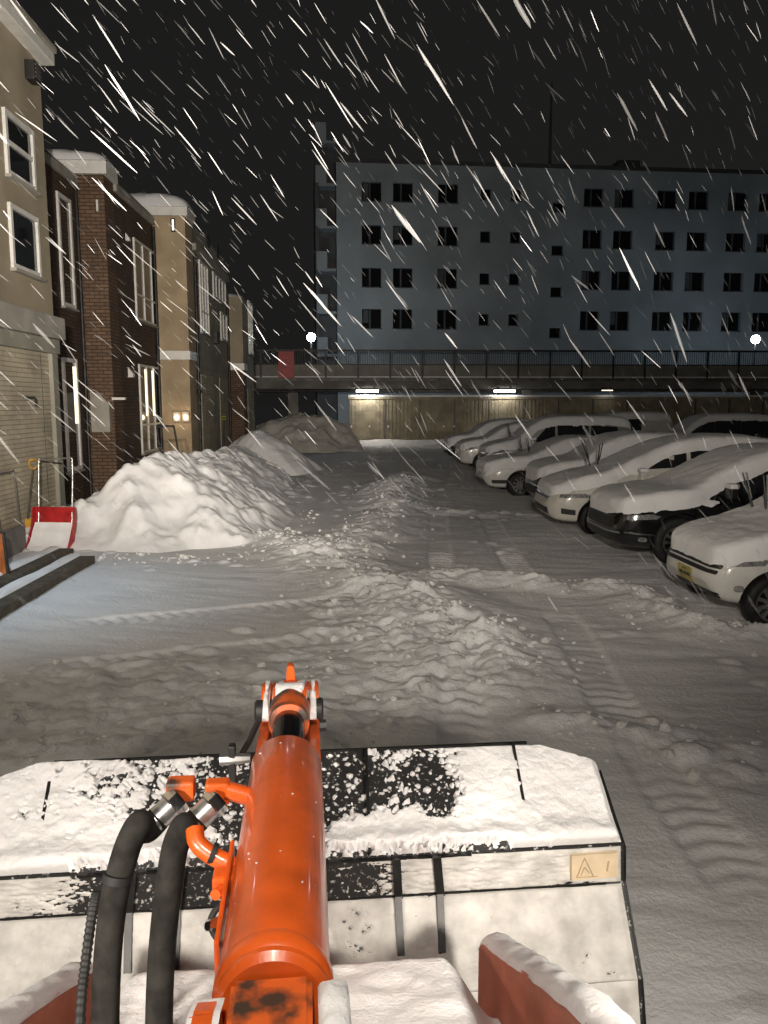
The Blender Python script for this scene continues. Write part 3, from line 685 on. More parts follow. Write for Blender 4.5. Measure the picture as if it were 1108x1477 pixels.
def car_grid(s, nl=110, nv=30):
    t = np.linspace(0, 1, nl); l = s.L*(0.5-0.5*np.cos(np.pi*t))*0.75 + s.L*t*0.25
    l = np.unique(np.concatenate([l, [.02, .05, .09, .14]])); nl = len(l)
    zt = s.zt(l); zb = s.zb(l); zs = np.minimum(s.zs0(l), zt-.035); zs = np.maximum(zs, zb+.18*(zt-zb)); w = s.wf(l)*s.W
    cab = sst(.10, .34, zt-zs)
    P = np.zeros((nl, nv, 3))
    vv = np.linspace(0, 1, nv)
    for i in range(nl):
        hgt = zt[i]-zs[i]; b = zb[i]; side = zs[i]-b; tw = s.tumble*cab[i] + .86*(1-cab[i])
        pts = np.array([(0, b), (.55*w[i], b), (.88*w[i], b+.012), (.965*w[i], b+.10*side), (.99*w[i], b+.32*side), (1.0*w[i], b+.58*side), (.992*w[i], b+.80*side), (.965*w[i], b+.95*side), (.935*w[i], zs[i]+.02*hgt),
                        ((.935*.55+tw*.45)*w[i], zs[i]+.50*hgt), (tw*w[i], zs[i]+(.86)*hgt), (tw*.90*w[i], zs[i]+.955*hgt), (tw*.55*w[i], zs[i]+.99*hgt), (0, zt[i])])
        d = np.concatenate([[0], np.cumsum(np.hypot(*np.diff(pts, axis=0).T)**.7)]); d /= d[-1]
        fy = mono(d, pts[:, 0]); fz = mono(d, pts[:, 1])
        P[i, :, 0] = l[i]; P[i, :, 1] = fy(vv); P[i, :, 2] = fz(vv)
    return P
def full_grid(P):
    """half section -> whole ring (near side is -y)"""
    near = P.copy(); near[..., 1] *= -1
    return np.concatenate([near, P[:, -2:0:-1]], 1)
def gnorm(P):
    du = np.gradient(P, axis=0); dv = np.gradient(P, axis=1); n = np.cross(du, dv); ln = np.linalg.norm(n, axis=-1, keepdims=True); return n/np.maximum(ln, 1e-9)
def conform(name, bvh, poly, org, ux, uy, dirv, m, parent, off=0.006, step=0.07, thick=0.012):
    """a panel of the outline poly (u, v) laid onto the body along dirv"""
    org, ux, uy, dirv = Vector(org), Vector(ux), Vector(uy), Vector(dirv).normalized()
    bm = bmesh.new(); f = bm.faces.new([bm.verts.new((u, v, 0)) for u, v in poly])
    us = [p[0] for p in poly]; vs = [p[1] for p in poly]
    for ax, lo, hi in ((0, min(us), max(us)), (1, min(vs), max(vs))):
        k = lo+step
        while k < hi-1e-4:
            n = Vector((1, 0, 0)) if ax == 0 else Vector((0, 1, 0)); c = n*k
            bmesh.ops.bisect_plane(bm, geom=bm.verts[:]+bm.edges[:]+bm.faces[:], plane_co=c, plane_no=n, dist=1e-5); k += step
    hits = {}; last = None
    for v in bm.verts:
        o = org+ux*v.co.x+uy*v.co.y
        h, nrm, _, _ = bvh.ray_cast(o-dirv*2.5, dirv)
        hits[v] = h
        if h is not None: last = h
    if last is None: bm.free(); return None
    mean = sum(((h-org).dot(dirv) for h in hits.values() if h is not None))/max(1, sum(h is not None for h in hits.values()))
    for v, h in hits.items():
        base = h if h is not None else org+ux*v.co.x+uy*v.co.y+dirv*mean
        v.co = base-dirv*off
    r = bmesh.ops.extrude_face_region(bm, geom=bm.faces[:])
    for e in r['geom']:
        if isinstance(e, bmesh.types.BMVert): e.co += dirv*(thick+off)
    return obj(name, bm, m, parent, ang=40)
def rrect(x0, x1, y0, y1, r=0.02, n=4):
    out = []
    for cx, cyy, a0 in ((x1-r, y1-r, 0), (x0+r, y1-r, 90), (x0+r, y0+r, 180), (x1-r, y0+r, 270)):
        for k in range(n+1): a = R(a0+90*k/n); out.append((cx+r*math.cos(a), cyy+r*math.sin(a)))
    return out
WHEELS = {}
def wheel_meshes(rad, spokes):
    key = (round(rad, 3), spokes)
    if key in WHEELS: return WHEELS[key]
    wd = .20; rr = rad*.67
    bm = bmesh.new(); lathe(bm, [(-.09, rr), (-.10, rad*.80), (-.085, rad*.95), (-.06, rad), (.06, rad), (.085, rad*.95), (.10, rad*.80), (.09, rr)], (0, 0, 0), (0, 1, 0), 36, False)
    me = bpy.data.meshes.new('tyre'); bmesh.ops.recalc_face_normals(bm, faces=bm.faces[:]); bm.to_mesh(me); bm.free(); me.materials.append(M['rubber'])
    bm = bmesh.new(); lathe(bm, [(-.088, rr*1.02), (-.086, rr*.93), (.02, rr*.88), (.03, .01)], (0, 0, 0), (0, 1, 0), 36, False)
    lathe(bm, [(-.075, .001), (-.078, rr*.20), (-.02, rr*.22)], (0, 0, 0), (0, 1, 0), 16, False)
    for k in range(spokes):
        a = 2*math.pi*k/spokes
        for da in (-.10, .10) if spokes <= 6 else (0,):
            mt = Matrix.Rotation(a, 4, 'Y') @ Matrix.Rotation(da, 4, 'Y')
            box(bm, -.020, .020, -.080, -.045, rr*.15, rr*.95, 0, mt)
    me2 = bpy.data.meshes.new('rim'); bmesh.ops.recalc_face_normals(bm, faces=bm.faces[:]); bm.to_mesh(me2); bm.free(); me2.materials.append(M['alloy'])
    bm = bmesh.new(); lathe(bm, [(-.03, .001), (-.03, rr*.9)], (0, 0, 0), (0, 1, 0), 24, False)
    me3 = bpy.data.meshes.new('brake_drum'); bm.to_mesh(me3); bm.free(); me3.materials.append(M['trim_black'])
    for q in (me, me2, me3): q.polygons.foreach_set('use_smooth', [True]*len(q.polygons)); 
    for q in (me, me2):
        try: q.set_sharp_from_angle(angle=R(45))
        except Exception: pass
    WHEELS[key] = (me, me2, me3); return WHEELS[key]
def solid(P):
    G = full_grid(P); a, b = G.shape[:2]
    V = [tuple(p) for p in G.reshape(-1, 3)]; F = []
    for i in range(a-1):
        for j in range(b):
            k = (j+1) % b; F.append((i*b+j, (i+1)*b+j, (i+1)*b+k, i*b+k))
    F.append([j for j in range(b)]); F.append([(a-1)*b+j for j in range(b)][::-1])
    return V, F
def build_car(name, s, loc, rz, paint, label, snow=0.16, wheels=(0.75, 3.3), wr=0.31, spokes=10, windows=(), lights=(), front=(), seed=1, wipers=None, mirror=None, sink=0.05, drape=0.0, lower=None, seams=()):
    e = empty(name, loc, rz); tag(e, label, 'car', 'cars parked nose-in along the right side')
    P = car_grid(s); V, F = solid(P)
    me = bpy.data.meshes.new('body'); me.from_pydata(V, [], F); me.update()
    bm = bmesh.new(); bm.from_mesh(me); bmesh.ops.remove_doubles(bm, verts=bm.verts[:], dist=1e-5); bmesh.ops.recalc_face_normals(bm, faces=bm.faces[:]); bm.to_mesh(me)
    bvh = BVHTree.FromBMesh(bm); bm.free()
    body = link('body', me, paint, e, True)
    me.materials.append(M['trim_black'])
    # wheel arches are cut out of the body
    bm = bmesh.new()
    for wx in wheels:
        for sd in (-1, 1):
            lathe(bm, [(0, wr+.055), (.34, wr+.055)], (wx, sd*(s.W-.24 if sd > 0 else s.W+.10), wr-sink+.01) if sd < 0 else (wx, s.W-.24, wr-sink+.01), (0, 1, 0), 32)
    bmesh.ops.recalc_face_normals(bm, faces=bm.faces[:])
    cm = bpy.data.meshes.new('arch'); bm.to_mesh(cm); bm.free(); cm.materials.append(M[paint]); cm.materials.append(M['trim_black'])
    cm.polygons.foreach_set('material_index', [1]*len(cm.polygons))
    cut = bpy.data.objects.new('arch', cm); COL.objects.link(cut); cut.parent = e
    md = body.modifiers.new('b', 'BOOLEAN'); md.operation = 'DIFFERENCE'; md.object = cut; md.solver = 'EXACT'
    dg = bpy.context.evaluated_depsgraph_get(); ev = body.evaluated_get(dg); nm = bpy.data.meshes.new_from_object(ev)
    body.modifiers.clear(); body.data = nm; nm.name = 'body'; bpy.data.objects.remove(cut)
    if len(nm.polygons) < 200: body.data = me
    try: body.data.set_sharp_from_angle(angle=R(38))
    except Exception: pass
    tm, rm, dm = wheel_meshes(wr, spokes)
    for wx in wheels:
        for sd in (-1, 1):
            w_ = bpy.data.objects.new('wheel', tm); COL.objects.link(w_); w_.parent = e; w_.location = (wx, sd*(s.W-.125), wr-sink)
            if sd > 0: w_.rotation_euler = (0, 0, math.pi)
            for nm_, q in (('rim', rm), ('brake_drum', dm)):
                r_ = bpy.data.objects.new(nm_, q); COL.objects.link(r_); r_.parent = w_
    side = dict(org=(0, -s.W-.4, 0), ux=(1, 0, 0), uy=(0, 0, 1), dirv=(0, 1, 0))
    for poly in windows: conform('side_window', bvh, poly, m='glass', parent=e, off=.004, step=.12, **side)
    for poly in seams: conform('door_gap', bvh, poly, m='trim_black', parent=e, off=.002, step=.2, thick=.004, **side)
    for nm_, poly, m_ in front: conform(nm_, bvh, poly, (-.4, 0, 0), (0, 1, 0), (0, 0, 1), (1, 0, 0), m_, e, .008, .05)
    for nm_, poly, m_, az in lights:                    # corner pieces, laid on from the front corner
        d = Vector((math.cos(R(az)), math.sin(R(az)), 0)); ux = Vector((math.sin(R(az)), -math.cos(R(az)), 0))
        conform(nm_, bvh, poly, Vector((.25, -s.W*.82, 0))-d*.6, ux, (0, 0, 1), d, m_, e, .008, .05)
    if lower: conform('sill_trim', bvh, lower, m='trim_black', parent=e, off=.006, step=.2, **side)
    # lying snow: the upper body pushed outward where it faces up
    Pd = P[:, 8:]; ring = np.concatenate([Pd*np.array([1, -1, 1]), Pd[:, -2::-1]], 1)
    # resample finer
    a, b = ring.shape[:2]; ui = np.linspace(0, a-1, a*2-1); vi = np.linspace(0, b-1, b*3-2)
    def rs(A, t, ax):
        i = np.clip(np.floor(t).astype(int), 0, A.shape[ax]-2); f = t-i; sh = [1, 1, 1]; sh[ax] = -1; f = f.reshape(sh)
        return np.take(A, i, ax)*(1-f)+np.take(A, i+1, ax)*f
    ring = rs(rs(ring, ui, 0), vi, 1)
    N = gnorm(ring)
    if N[len(N)//2, N.shape[1]//2, 2] < 0: N = -N
    l = ring[..., 0]; y = ring[..., 1]; z = ring[..., 2]
    nz = N[..., 2] + (fbm(l*3+seed*7, y*3+z*3, seed*3, 5)-.5)*.44 + drape
    t = snow*.85*sst(.30, .72, nz)*(.82+.36*fbm(l*1.1+seed, y*1.1, seed*5, 3))
    e1 = sst(-.01, .10, l)*sst(s.L+.01, s.L-.1, l); t = t*e1
    for _ in range(9):
        t[1:-1, 1:-1] = .2*(t[1:-1, 1:-1]+t[2:, 1:-1]+t[:-2, 1:-1]+t[1:-1, 2:]+t[1:-1, :-2])
    t = t + (fbm(l*9, y*9+z*9, seed*11, 4)-.5)*.024 - .010
    t = np.where(t > 0, t, np.maximum(t*1.0, -.02)-.004)
    t[0] = t[-1] = -.02; t[:, 0] = t[:, -1] = -.02
    D = N*.45+np.array([0, 0, .62]); S = ring+D*t[..., None]
    gridmesh('snow_cover', S, 'snow_fine', e, keep=t > 0)
    if mirror:
        mx_, mz_ = mirror
        bm = bmesh.new(); box(bm, mx_, mx_+.12, -s.W-.20, -s.W-.02, mz_-.02, mz_+.13, .03); box(bm, mx_+.04, mx_+.09, -s.W-.04, -s.W+.16, mz_, mz_+.04)
        mo = obj('wing_mirror', bm, paint if paint != 'car_black' else 'trim_black', e)
        bm = bmesh.new(); box(bm, mx_-.01, mx_+.13, -s.W-.21, -s.W-.02, mz_+.125, mz_+.20, .03); obj('snow_cap', bm, 'snow_fine', mo)
    if wipers:
        for (wx, wy, ln, tx, ty) in wipers:
            zb_ = float(s.zt(wx))+.02; b0 = Vector((wx, wy, zb_)); tp = b0+Vector((tx, ty, 1)).normalized()*ln
            bm = bmesh.new(); tube(bm, [b0, b0.lerp(tp, .5), tp], [.016, .013, .008], 6); k = (tp-b0).normalized()
            bl = Vector((.06, .03, 0)); tube(bm, [b0+k*ln*.38+bl*.4, tp+bl], [.012, .010], 6); obj('raised_wiper', bm, 'trim_black', e)
    return e, bvh
# silhouettes: (distance from the nose, height)
SH = {
 'kei': car_shape(3.60, 1.56, [(0, .50), (.05, .61), (.12, .69), (.35, .79), (.75, .88), (1.1, 1.03), (1.5, 1.32), (1.9, 1.47), (2.6, 1.50), (3.3, 1.43), (3.5, 1.25), (3.60, .85)], [(0, .48), (.14, .63), (.75, .80), (1.1, .90), (3.3, .98), (3.6, .75)], nose=.4),
 'suv': car_shape(4.55, 1.80, [(0, .52), (.05, .66), (.16, .78), (.35, .85), (.7, .91), (1.15, .97), (1.65, 1.24), (2.15, 1.46), (2.9, 1.54), (3.9, 1.48), (4.35, 1.20), (4.55, .8)], [(0, .48), (.16, .72), (.7, .84), (1.15, .90), (4.3, 1.04), (4.55, .75)], bot=.22),
 'wagon': car_shape(4.70, 1.76, [(0, .52), (.06, .65), (.2, .75), (.6, .89), (1.05, .99), (1.6, 1.23), (2.3, 1.52), (3.0, 1.61), (3.8, 1.57), (4.4, 1.32), (4.6, 1.0), (4.70, .75)], [(0, .49), (.2, .68), (.6, .82), (1.05, .92), (4.3, 1.06), (4.7, .7)]),
 'coupe': car_shape(4.4, 1.72, [(0, .50), (.06, .62), (.2, .71), (.6, .80), (1.25, .88), (1.9, 1.20), (2.4, 1.32), (3.0, 1.31), (3.8, 1.05), (4.25, .95), (4.4, .7)], [(0, .46), (.2, .63), (1.2, .80), (4.0, .88), (4.4, .65)], bot=.18),
 'van': car_shape(4.6, 1.74, [(0, .66), (.06, .82), (.2, .92), (.55, 1.02), (.95, 1.12), (1.5, 1.55), (1.9, 1.74), (2.8, 1.80), (4.1, 1.76), (4.45, 1.5), (4.6, .95)], [(0, .62), (.2, .84), (.95, 1.00), (4.3, 1.08), (4.6, .8)]),
 'hatch': car_shape(3.95, 1.69, [(0, .58), (.06, .72), (.2, .83), (.55, .92), (1.0, 1.00), (1.55, 1.36), (2.0, 1.49), (2.6, 1.53), (3.4, 1.46), (3.8, 1.15), (3.95, .8)], [(0, .55), (.2, .75), (1.0, .91), (3.6, 1.0), (3.95, .75)]),
}
def lights_for(z, w=.30, h=.11, m='lamp_glass'):
    return [('headlamp', [(-.02, z), (w*.9, z+.02), (w, z+h*.7), (w*.75, z+h), (-.02, z+h*.75)], m, 38)]
GAP = lambda x, z0, z1: [(x, z0), (x+.012, z0), (x+.012, z1), (x, z1)]
# nearest: little white car with yellow plate
yA = 8.5
build_car('parked_car', SH['kei'], (3.70, yA, 0), R(1.5), 'car_white', 'nearest white small car with a yellow number plate and raised wipers', .15, (.62, 3.0), .29, 10,
  front=[('grille_slot', rrect(-.62, .62, .585, .625, .012), 'trim_black'), ('grille_slot', rrect(-.60, .60, .525, .565, .012), 'trim_black'), ('bumper_intake', rrect(-.62, .30, .27, .335, .02), 'trim_black'), ('number_plate', rrect(-.17, .17, .345, .505, .008), 'plate_yellow'), ('plate_mark', rrect(-.13, .02, .375, .44, .006), 'plate_ink'), ('plate_mark', rrect(.05, .13, .375, .44, .006), 'plate_ink'), ('plate_mark', rrect(-.06, .06, .462, .485, .004), 'plate_ink')],
  lights=lights_for(.62, .26, .10, 'lamp_glass') + [('fog_lamp', rrect(.0, .09, .36, .43, .03), 'lamp_glass', 50)], wipers=[(1.0, .42, .52, -.30, .12), (1.02, .20, .48, -.12, .05)], mirror=(1.35, .96), seed=3, seams=(GAP(1.12, .30, .95),))
# dark number strokes and grille bars on it
ca = bpy.data.objects[[o.name for o in bpy.data.objects if o.get('label', '').startswith('nearest white small car')][0]]
# black SUV
yB = 11.75
build_car('parked_car', SH['suv'], (3.72, yB, 0), R(0.5), 'car_black', 'black SUV with a thick snow blanket on its bonnet', .17, (.92, 3.6), .36, 12,
  front=[('upper_grille', rrect(-.60, .60, .50, .66, .04), 'trim_black'), ('chrome_strip', rrect(-.72, .70, .44, .465, .01), 'chrome'), ('bumper_intake', rrect(-.60, .60, .31, .41, .03), 'trim_black'), ('chrome_strip', rrect(-.66, .40, .275, .295, .008), 'chrome')],
  lights=lights_for(.64, .34, .09) + [('chrome_strip', [(-.05, .45), (.30, .42), (.30, .44), (-.05, .475)], 'chrome', 40), ('fog_lamp', rrect(.12, .22, .33, .40, .03), 'lamp_glass', 45)],
  windows=([(1.60, 1.00), (2.25, 1.02), (2.25, 1.36), (2.05, 1.33)], [(2.33, 1.03), (3.2, 1.05), (3.15, 1.37), (2.33, 1.38)]), mirror=(1.50, .98), drape=-.10, seed=5, lower=[(1.35, .24), (3.2, .24), (3.2, .36), (1.35, .36)], seams=(GAP(1.5, .42, .90),), sink=.04)
# white wagon
yC = 14.4
build_car('parked_car', SH['wagon'], (3.46, yC, 0), R(-1), 'car_pearl', 'snow-covered white estate car behind the black SUV, its side windows half clear', .15, (.86, 3.6), .315, 10,
  front=[('lower_grille', rrect(-.55, .55, .33, .45, .03), 'trim_black'), ('upper_grille', rrect(-.50, .5, .60, .645, .02), 'trim_black')],
  lights=lights_for(.63, .42, .09) + [('fog_recess', [(.02, .36), (.22, .34), (.22, .43), (.02, .46)], 'trim_black', 42)],
  windows=([(1.72, 1.14), (2.40, 1.18), (2.40, 1.45), (2.25, 1.43), (1.95, 1.29)], [(2.47, 1.17), (3.25, 1.20), (3.2, 1.46), (2.47, 1.46)], [(3.32, 1.20), (3.9, 1.25), (3.75, 1.42), (3.30, 1.45)]), wipers=[(1.08, .45, .62, -.35, .10), (1.12, .25, .5, .10, .05)], mirror=(1.50, .98), drape=-.105, seed=7, seams=(GAP(1.55, .35, .95), GAP(2.38, .3, 1.0)))
# dark hatch almost hidden behind the wagon
build_car('parked_car', SH['hatch'], (3.92, 17.3, 0), R(1), 'car_dark', 'dark car almost hidden between the white estate and the low white coupe', .17, (.80, 3.2), .30, 8,
  front=[('lower_grille', rrect(-.55, .55, .33, .50, .03), 'trim_black')], lights=lights_for(.66, .34, .11), seed=9, drape=.1, windows=([(1.6, 1.05), (2.3, 1.05), (2.25, 1.36), (1.95, 1.33)],))
# low white coupe
build_car('parked_car', SH['coupe'], (3.25, 20.2, 0), R(2), 'car_white', 'low white coupe under smooth snow, its black bumper intake showing', .17, (.90, 3.5), .31, 10,
  front=[('bumper_intake', rrect(-.55, .55, .26, .38, .03), 'trim_black')], lights=lights_for(.58, .34, .08, 'car_white') + [('fog_recess', rrect(.0, .30, .30, .39, .03), 'trim_black', 35)], wipers=[(1.25, .40, .55, -.25, .10), (1.3, -.2, .5, -.3, 0)], seed=11, drape=.1, windows=([(1.95, .93), (2.8, .95), (2.7, 1.14), (2.25, 1.12)],))
# van, white saloon, dark car at the end of the row
build_car('parked_car', SH['van'], (3.9, 24.0, 0), R(0), 'car_silver', 'tall silver people carrier with a row of dark side windows', .14, (.82, 3.6), .31, 8,
  front=[('upper_grille', rrect(-.5, .5, .66, .76, .03), 'trim_black')], lights=lights_for(.80, .40, .12), mirror=(1.35, 1.08), seed=13,
  windows=([(1.45, 1.14), (2.1, 1.14), (2.1, 1.60), (1.85, 1.57)], [(2.17, 1.14), (3.1, 1.15), (3.1, 1.63), (2.17, 1.62)], [(3.17, 1.15), (4.1, 1.18), (3.95, 1.58), (3.17, 1.62)]), wipers=[(1.0, .3, .5, -.3, .1)])
build_car('parked_car', SH['hatch'], (3.65, 27.6, 0), R(0), 'car_white', 'white hatchback third from the far end with a clear front wheel', .14, (.80, 3.2), .30, 8,
  lights=lights_for(.68, .34, .11), front=[('lower_grille', rrect(-.5, .5, .33, .46, .03), 'trim_black')], seed=15, windows=([(1.6, 1.03), (2.3, 1.04), (2.25, 1.37), (1.95, 1.34)], [(2.36, 1.04), (3.1, 1.06), (3.0, 1.34), (2.36, 1.37)]))
build_car('parked_car', SH['hatch'], (3.65, 31.2, 0), R(0), 'car_dark', 'dark car at the far left end of the parked row', .16, (.80, 3.2), .30, 8,
  lights=lights_for(.68, .36, .12), front=[('lower_grille', rrect(-.5, .5, .33, .46, .03), 'trim_black')], seed=17, drape=.1)
# second row, nearly hidden
build_car('parked_car', SH['van'], (11.2, 29.5, 0), R(0), 'car_dark', 'dark van in the back row, only its black windows show above the estate car', .12, (.82, 3.6), .31, 8, seed=19,
  windows=([(1.45, 1.14), (2.1, 1.14), (2.1, 1.60), (1.85, 1.57)], [(2.17, 1.14), (3.1, 1.15), (3.1, 1.63), (2.17, 1.62)], [(3.17, 1.15), (4.1, 1.18), (3.95, 1.58), (3.17, 1.62)]))
build_car('parked_car', SH['suv'], (13.4, 26.0, 0), R(0), 'car_silver', 'snow-covered silver car in the back row at the right picture edge', .16, (.92, 3.6), .34, 8, seed=21,
  windows=([(1.60, 1.00), (2.25, 1.02), (2.25, 1.36), (2.05, 1.33)], [(2.33, 1.03), (3.2, 1.05), (3.15, 1.37), (2.33, 1.38)]))
build_car('parked_car', SH['van'], (8.6, 32.5, 0), R(0), 'car_pearl', 'pale van in the back row right behind the silver people carrier', .16, (.82, 3.6), .31, 8, seed=23,
  windows=([(1.45, 1.14), (2.1, 1.14), (2.1, 1.60), (1.85, 1.57)], [(2.17, 1.14), (3.1, 1.15), (3.1, 1.63), (2.17, 1.62)]))

# ================================================================== snow tools by the houses
def scoop(px, py, W, H, hh, lean, m, label, Y=None, rz=0.0, handle='galv', snowy=True, name='snow_scoop'):
    p = on_z(px, py); e = empty(name, (p.x, p.y, gz(p.x, p.y)-.02), rz); tag(e, label, 'snow scoop', 'snow scoops and shovels by the houses')
    tl = math.tan(R(lean))
    # blade standing on its lip, open side to the camera: back panel, two side walls, curled top
    bm = bmesh.new(); prof = [(0, -.20), (.05, -.05), (.30, .02), (H*.75, .05), (H, .02)]
    def pt(u, k, off): z, y = prof[k]; return Vector((u*(W/2)*(1 if k > 0 else .96), y+z*tl+off, z))
    for off in (0, .012):
        for k in range(len(prof)-1): bm.faces.new([bm.verts.new(pt(u, kk, off)) for u, kk in ((-1, k), (1, k), (1, k+1), (-1, k+1))])
    bmesh.ops.remove_doubles(bm, verts=bm.verts[:], dist=1e-4); obj('pan', bm, m, e)
    for s in (-1, 1):
        bm = bmesh.new(); prism(bm, [(0, -.26), (.05, -.22), (H*.6, -.06), (H, -.02), (H, .03), (H*.75, .06), (.30, .03), (.05, -.03), (0, -.16)], lambda z, y, q, s=s: Vector((s*(W/2+.004+q*.014), y+z*tl, z))); obj('side_wall', bm, m, e)
    tubeo('handle', spline([(-W*.42, .03+H*.5*tl, H*.5), (-W*.42, .05+H*tl, H), (-W*.42, .05+hh*tl, hh-.06), (-W*.42+.05, .05+hh*tl, hh), (0, .05+hh*tl, hh), (W*.42-.05, .05+hh*tl, hh), (W*.42, .05+hh*tl, hh-.06), (W*.42, .05+H*tl, H), (W*.42, .03+H*.5*tl, H*.5)], 5), .014, handle, e, 8)
    if snowy:
        n = 24; u = np.linspace(-.97, .97, n); z = np.linspace(0, H*.62, n); U, Z = np.meshgrid(u, z, indexing='ij')
        Yy = .0+Z*tl-.015-(.20*np.exp(-Z/.12))-.05*np.clip(1-(Z/(H*.62))**2, 0, 1)*(1+.6*fbm(U*3, Z*6, 171, 3)) + .03*sst(H*.45, H*.62, Z+.1*fbm(U*2, Z*0, 173, 2))
        gridmesh('snow_load', np.stack([U*W/2*(1-.0*Z), Yy, Z+.01], -1), 'snow_fine', e)
    return e
scoop(78, 792, .66, .66, 1.42, 6, 'red', 'red snow scoop with a bare metal handle, half full of snow', rz=R(-8))
def shovel(loc, top, m_grip, m_blade, label, blade=True, wdt=.30, hb=.38):
    a = Vector(loc); b = Vector(top); e = empty('snow_shovel', a); tag(e, label, 'shovel', 'snow scoops and shovels by the houses')
    d = b-a; k = d.normalized(); sx = Vector((1, 0, 0)); sx = (sx-k*sx.dot(k)).normalized()
    tubeo('shaft', [k*hb*.7, d-k*.14], .017, 'wood', e, 8)
    bm = bmesh.new(); tube(bm, spline([d-k*.15, d-k*.10+sx*.06, d+sx*.065, d-sx*.065, d-k*.10-sx*.06, d-k*.15], 5), .015, 8); obj('grip', bm, m_grip, e, smooth=True)
    if blade:
        nrm = sx.cross(k).normalized(); bm = bmesh.new()
        poly = [(-wdt/2, 0), (wdt/2, 0), (wdt/2, hb*.75), (wdt*.2, hb), (-wdt*.2, hb), (-wdt/2, hb*.75)]
        prism(bm, poly, lambda u, v_, q: sx*u+k*v_+nrm*(q*.012+.35*u*u)); obj('blade', bm, m_blade, e)
    return e
p = on_z(36, 788); q = on_y(49, 664, p.y+.35)
shovel((p.x, p.y, 0), q, 'yellow', 'yellow', 'yellow shovel leaning behind the red snow scoop', wdt=.36, hb=.45)
p = on_x(10, 690, XA-.02); 
e = empty('snow_scoop', (XA+.1, p.y-.1, 0)); tag(e, 'thin grey tube-handled scoop against the tiled wall, cut by the left edge', 'snow scoop', 'snow scoops and shovels by the houses')
tubeo('handle', spline([(0, -.5, .3), (-.05, -.5, 1.18), (-.05, -.42, 1.25), (-.05, .12, 1.25), (-.05, .2, 1.18), (0, .2, .3)], 5), .013, 'grey_metal', e, 8)
bm = bmesh.new(); prism(bm, [(-.55, 0), (.25, 0), (.25, .42), (-.55, .42)], lambda u, v_, q: Vector((.04+.015*q-.05*v_, u, v_))); obj('pan', bm, 'grey_metal', e)
# orange scoop, cropped at the left edge
p = on_z(-14, 835); e = empty('snow_scoop', (p.x, p.y, 0), R(-30)); tag(e, 'orange plastic scoop with a black rim, cropped by the left picture edge', 'snow scoop', 'snow scoops and shovels by the houses')
bm = bmesh.new(); prism(bm, [(-.45, 0), (.36, 0), (.22, .62), (-.30, .62)], lambda u, v_, q: Vector((u, .10*v_+.02*q, v_))); obj('pan', bm, 'orange_plastic', e)
tubeo('rim', [(.37, .0, 0), (.23, .07, .62), (-.31, .07, .62)], .022, 'rubber', e, 8)
# black handle sticking out of the long pile
p = on_y(250, 664, 14.9)
e = empty('snow_scoop', (p.x, p.y, p.z-.35), R(35)); tag(e, 'black U-shaped scoop handle sticking out of the top of the snow pile', 'snow scoop', 'snow scoops and shovels by the houses')
tubeo('handle', spline([(-.17, 0, 0), (-.17, .30, .90), (-.12, .32, .97), (.12, .32, .97), (.17, .30, .90), (.17, 0, 0)], 5), .018, 'rubber', e, 8)
tubeo('crossbar', [(-.17, .12, .36), (.17, .12, .36)], .014, 'rubber', e, 8)
prismo('pan', [(-.25, -.35), (.25, -.35), (.22, .10), (-.22, .10)], lambda u, v_, q: Vector((u, v_*.35+.012*q, v_)), 'dark_metal', e)
p = on_x(287, 655, XD+.15); q = on_x(287, 562, XD+.05); shovel((p.x, p.y, .35), q, 'dark_metal', 'blue', 'dark-gripped shovel with a bluish blade against the grey garage wall', True, .34, .42)
p = on_x(323, 648, XD+.15); q = on_x(323, 601, XD+.05); shovel((p.x, p.y, .35), q, 'lime', 'dark_metal', 'slim shovel with a lime yellow grip against the grey garage wall', True, .24, .30)
# two kerbs in the snow at the left
for pts, lb in (([(-60, 866), (0, 838), (96, 791)], 'dark kerb beam in the snow, the one nearer the red scoop'), ([(-60, 905), (0, 872), (126, 802)], 'dark kerb beam in the snow, the one nearer the camera')):
    a = on_z(*pts[0], .10); b = on_z(*pts[-1], .10); d = (b-a); Ln = d.length; ang = math.atan2(d.y, d.x)
    e = empty('kerb_beam', (a.x, a.y, 0), ang); tag(e, lb, 'kerb', 'kerb beams beside the house door')
    bm = bmesh.new(); box(bm, 0, Ln, -.11, .11, -.1, .105, .012); obj('timber', bm, 'wood', e)
    xs = np.linspace(-.1, Ln+.2, 60); ys = np.linspace(.0, .42, 14); X, Y = np.meshgrid(xs, ys, indexing='ij')
    Z = .09+.04*fbm(X*2, Y*4, 181, 3)-.14*sst(.22, .42, Y)-.10*sst(.16, .02, Y+.05*fbm(X*3, Y*0, 183, 3))
    gridmesh('snow_fill', np.stack([X, Y+.08, Z], -1), 'snow_fine', e)

# ================================================================== the wheel loader we sit in
LA = R(3.2); LO = Vector((-.047, 0, 0))
ld = empty('wheel_loader', LO, LA); tag(ld, 'orange wheel loader seen from its cab: snowy bucket, tilt cylinder and hoses', 'loader')
LX = Vector((math.cos(LA), math.sin(LA), 0)); LY = Vector((-math.sin(LA), math.cos(LA), 0))
def lp(px, py, yl): q = on_plane(px, py, LO+LY*yl, LY)-LO; return Vector((q.dot(LX), yl, q.z))
def lz(px, py, zl): q = on_z(px, py, zl)-LO; return Vector((q.dot(LX), q.dot(LY), zl))
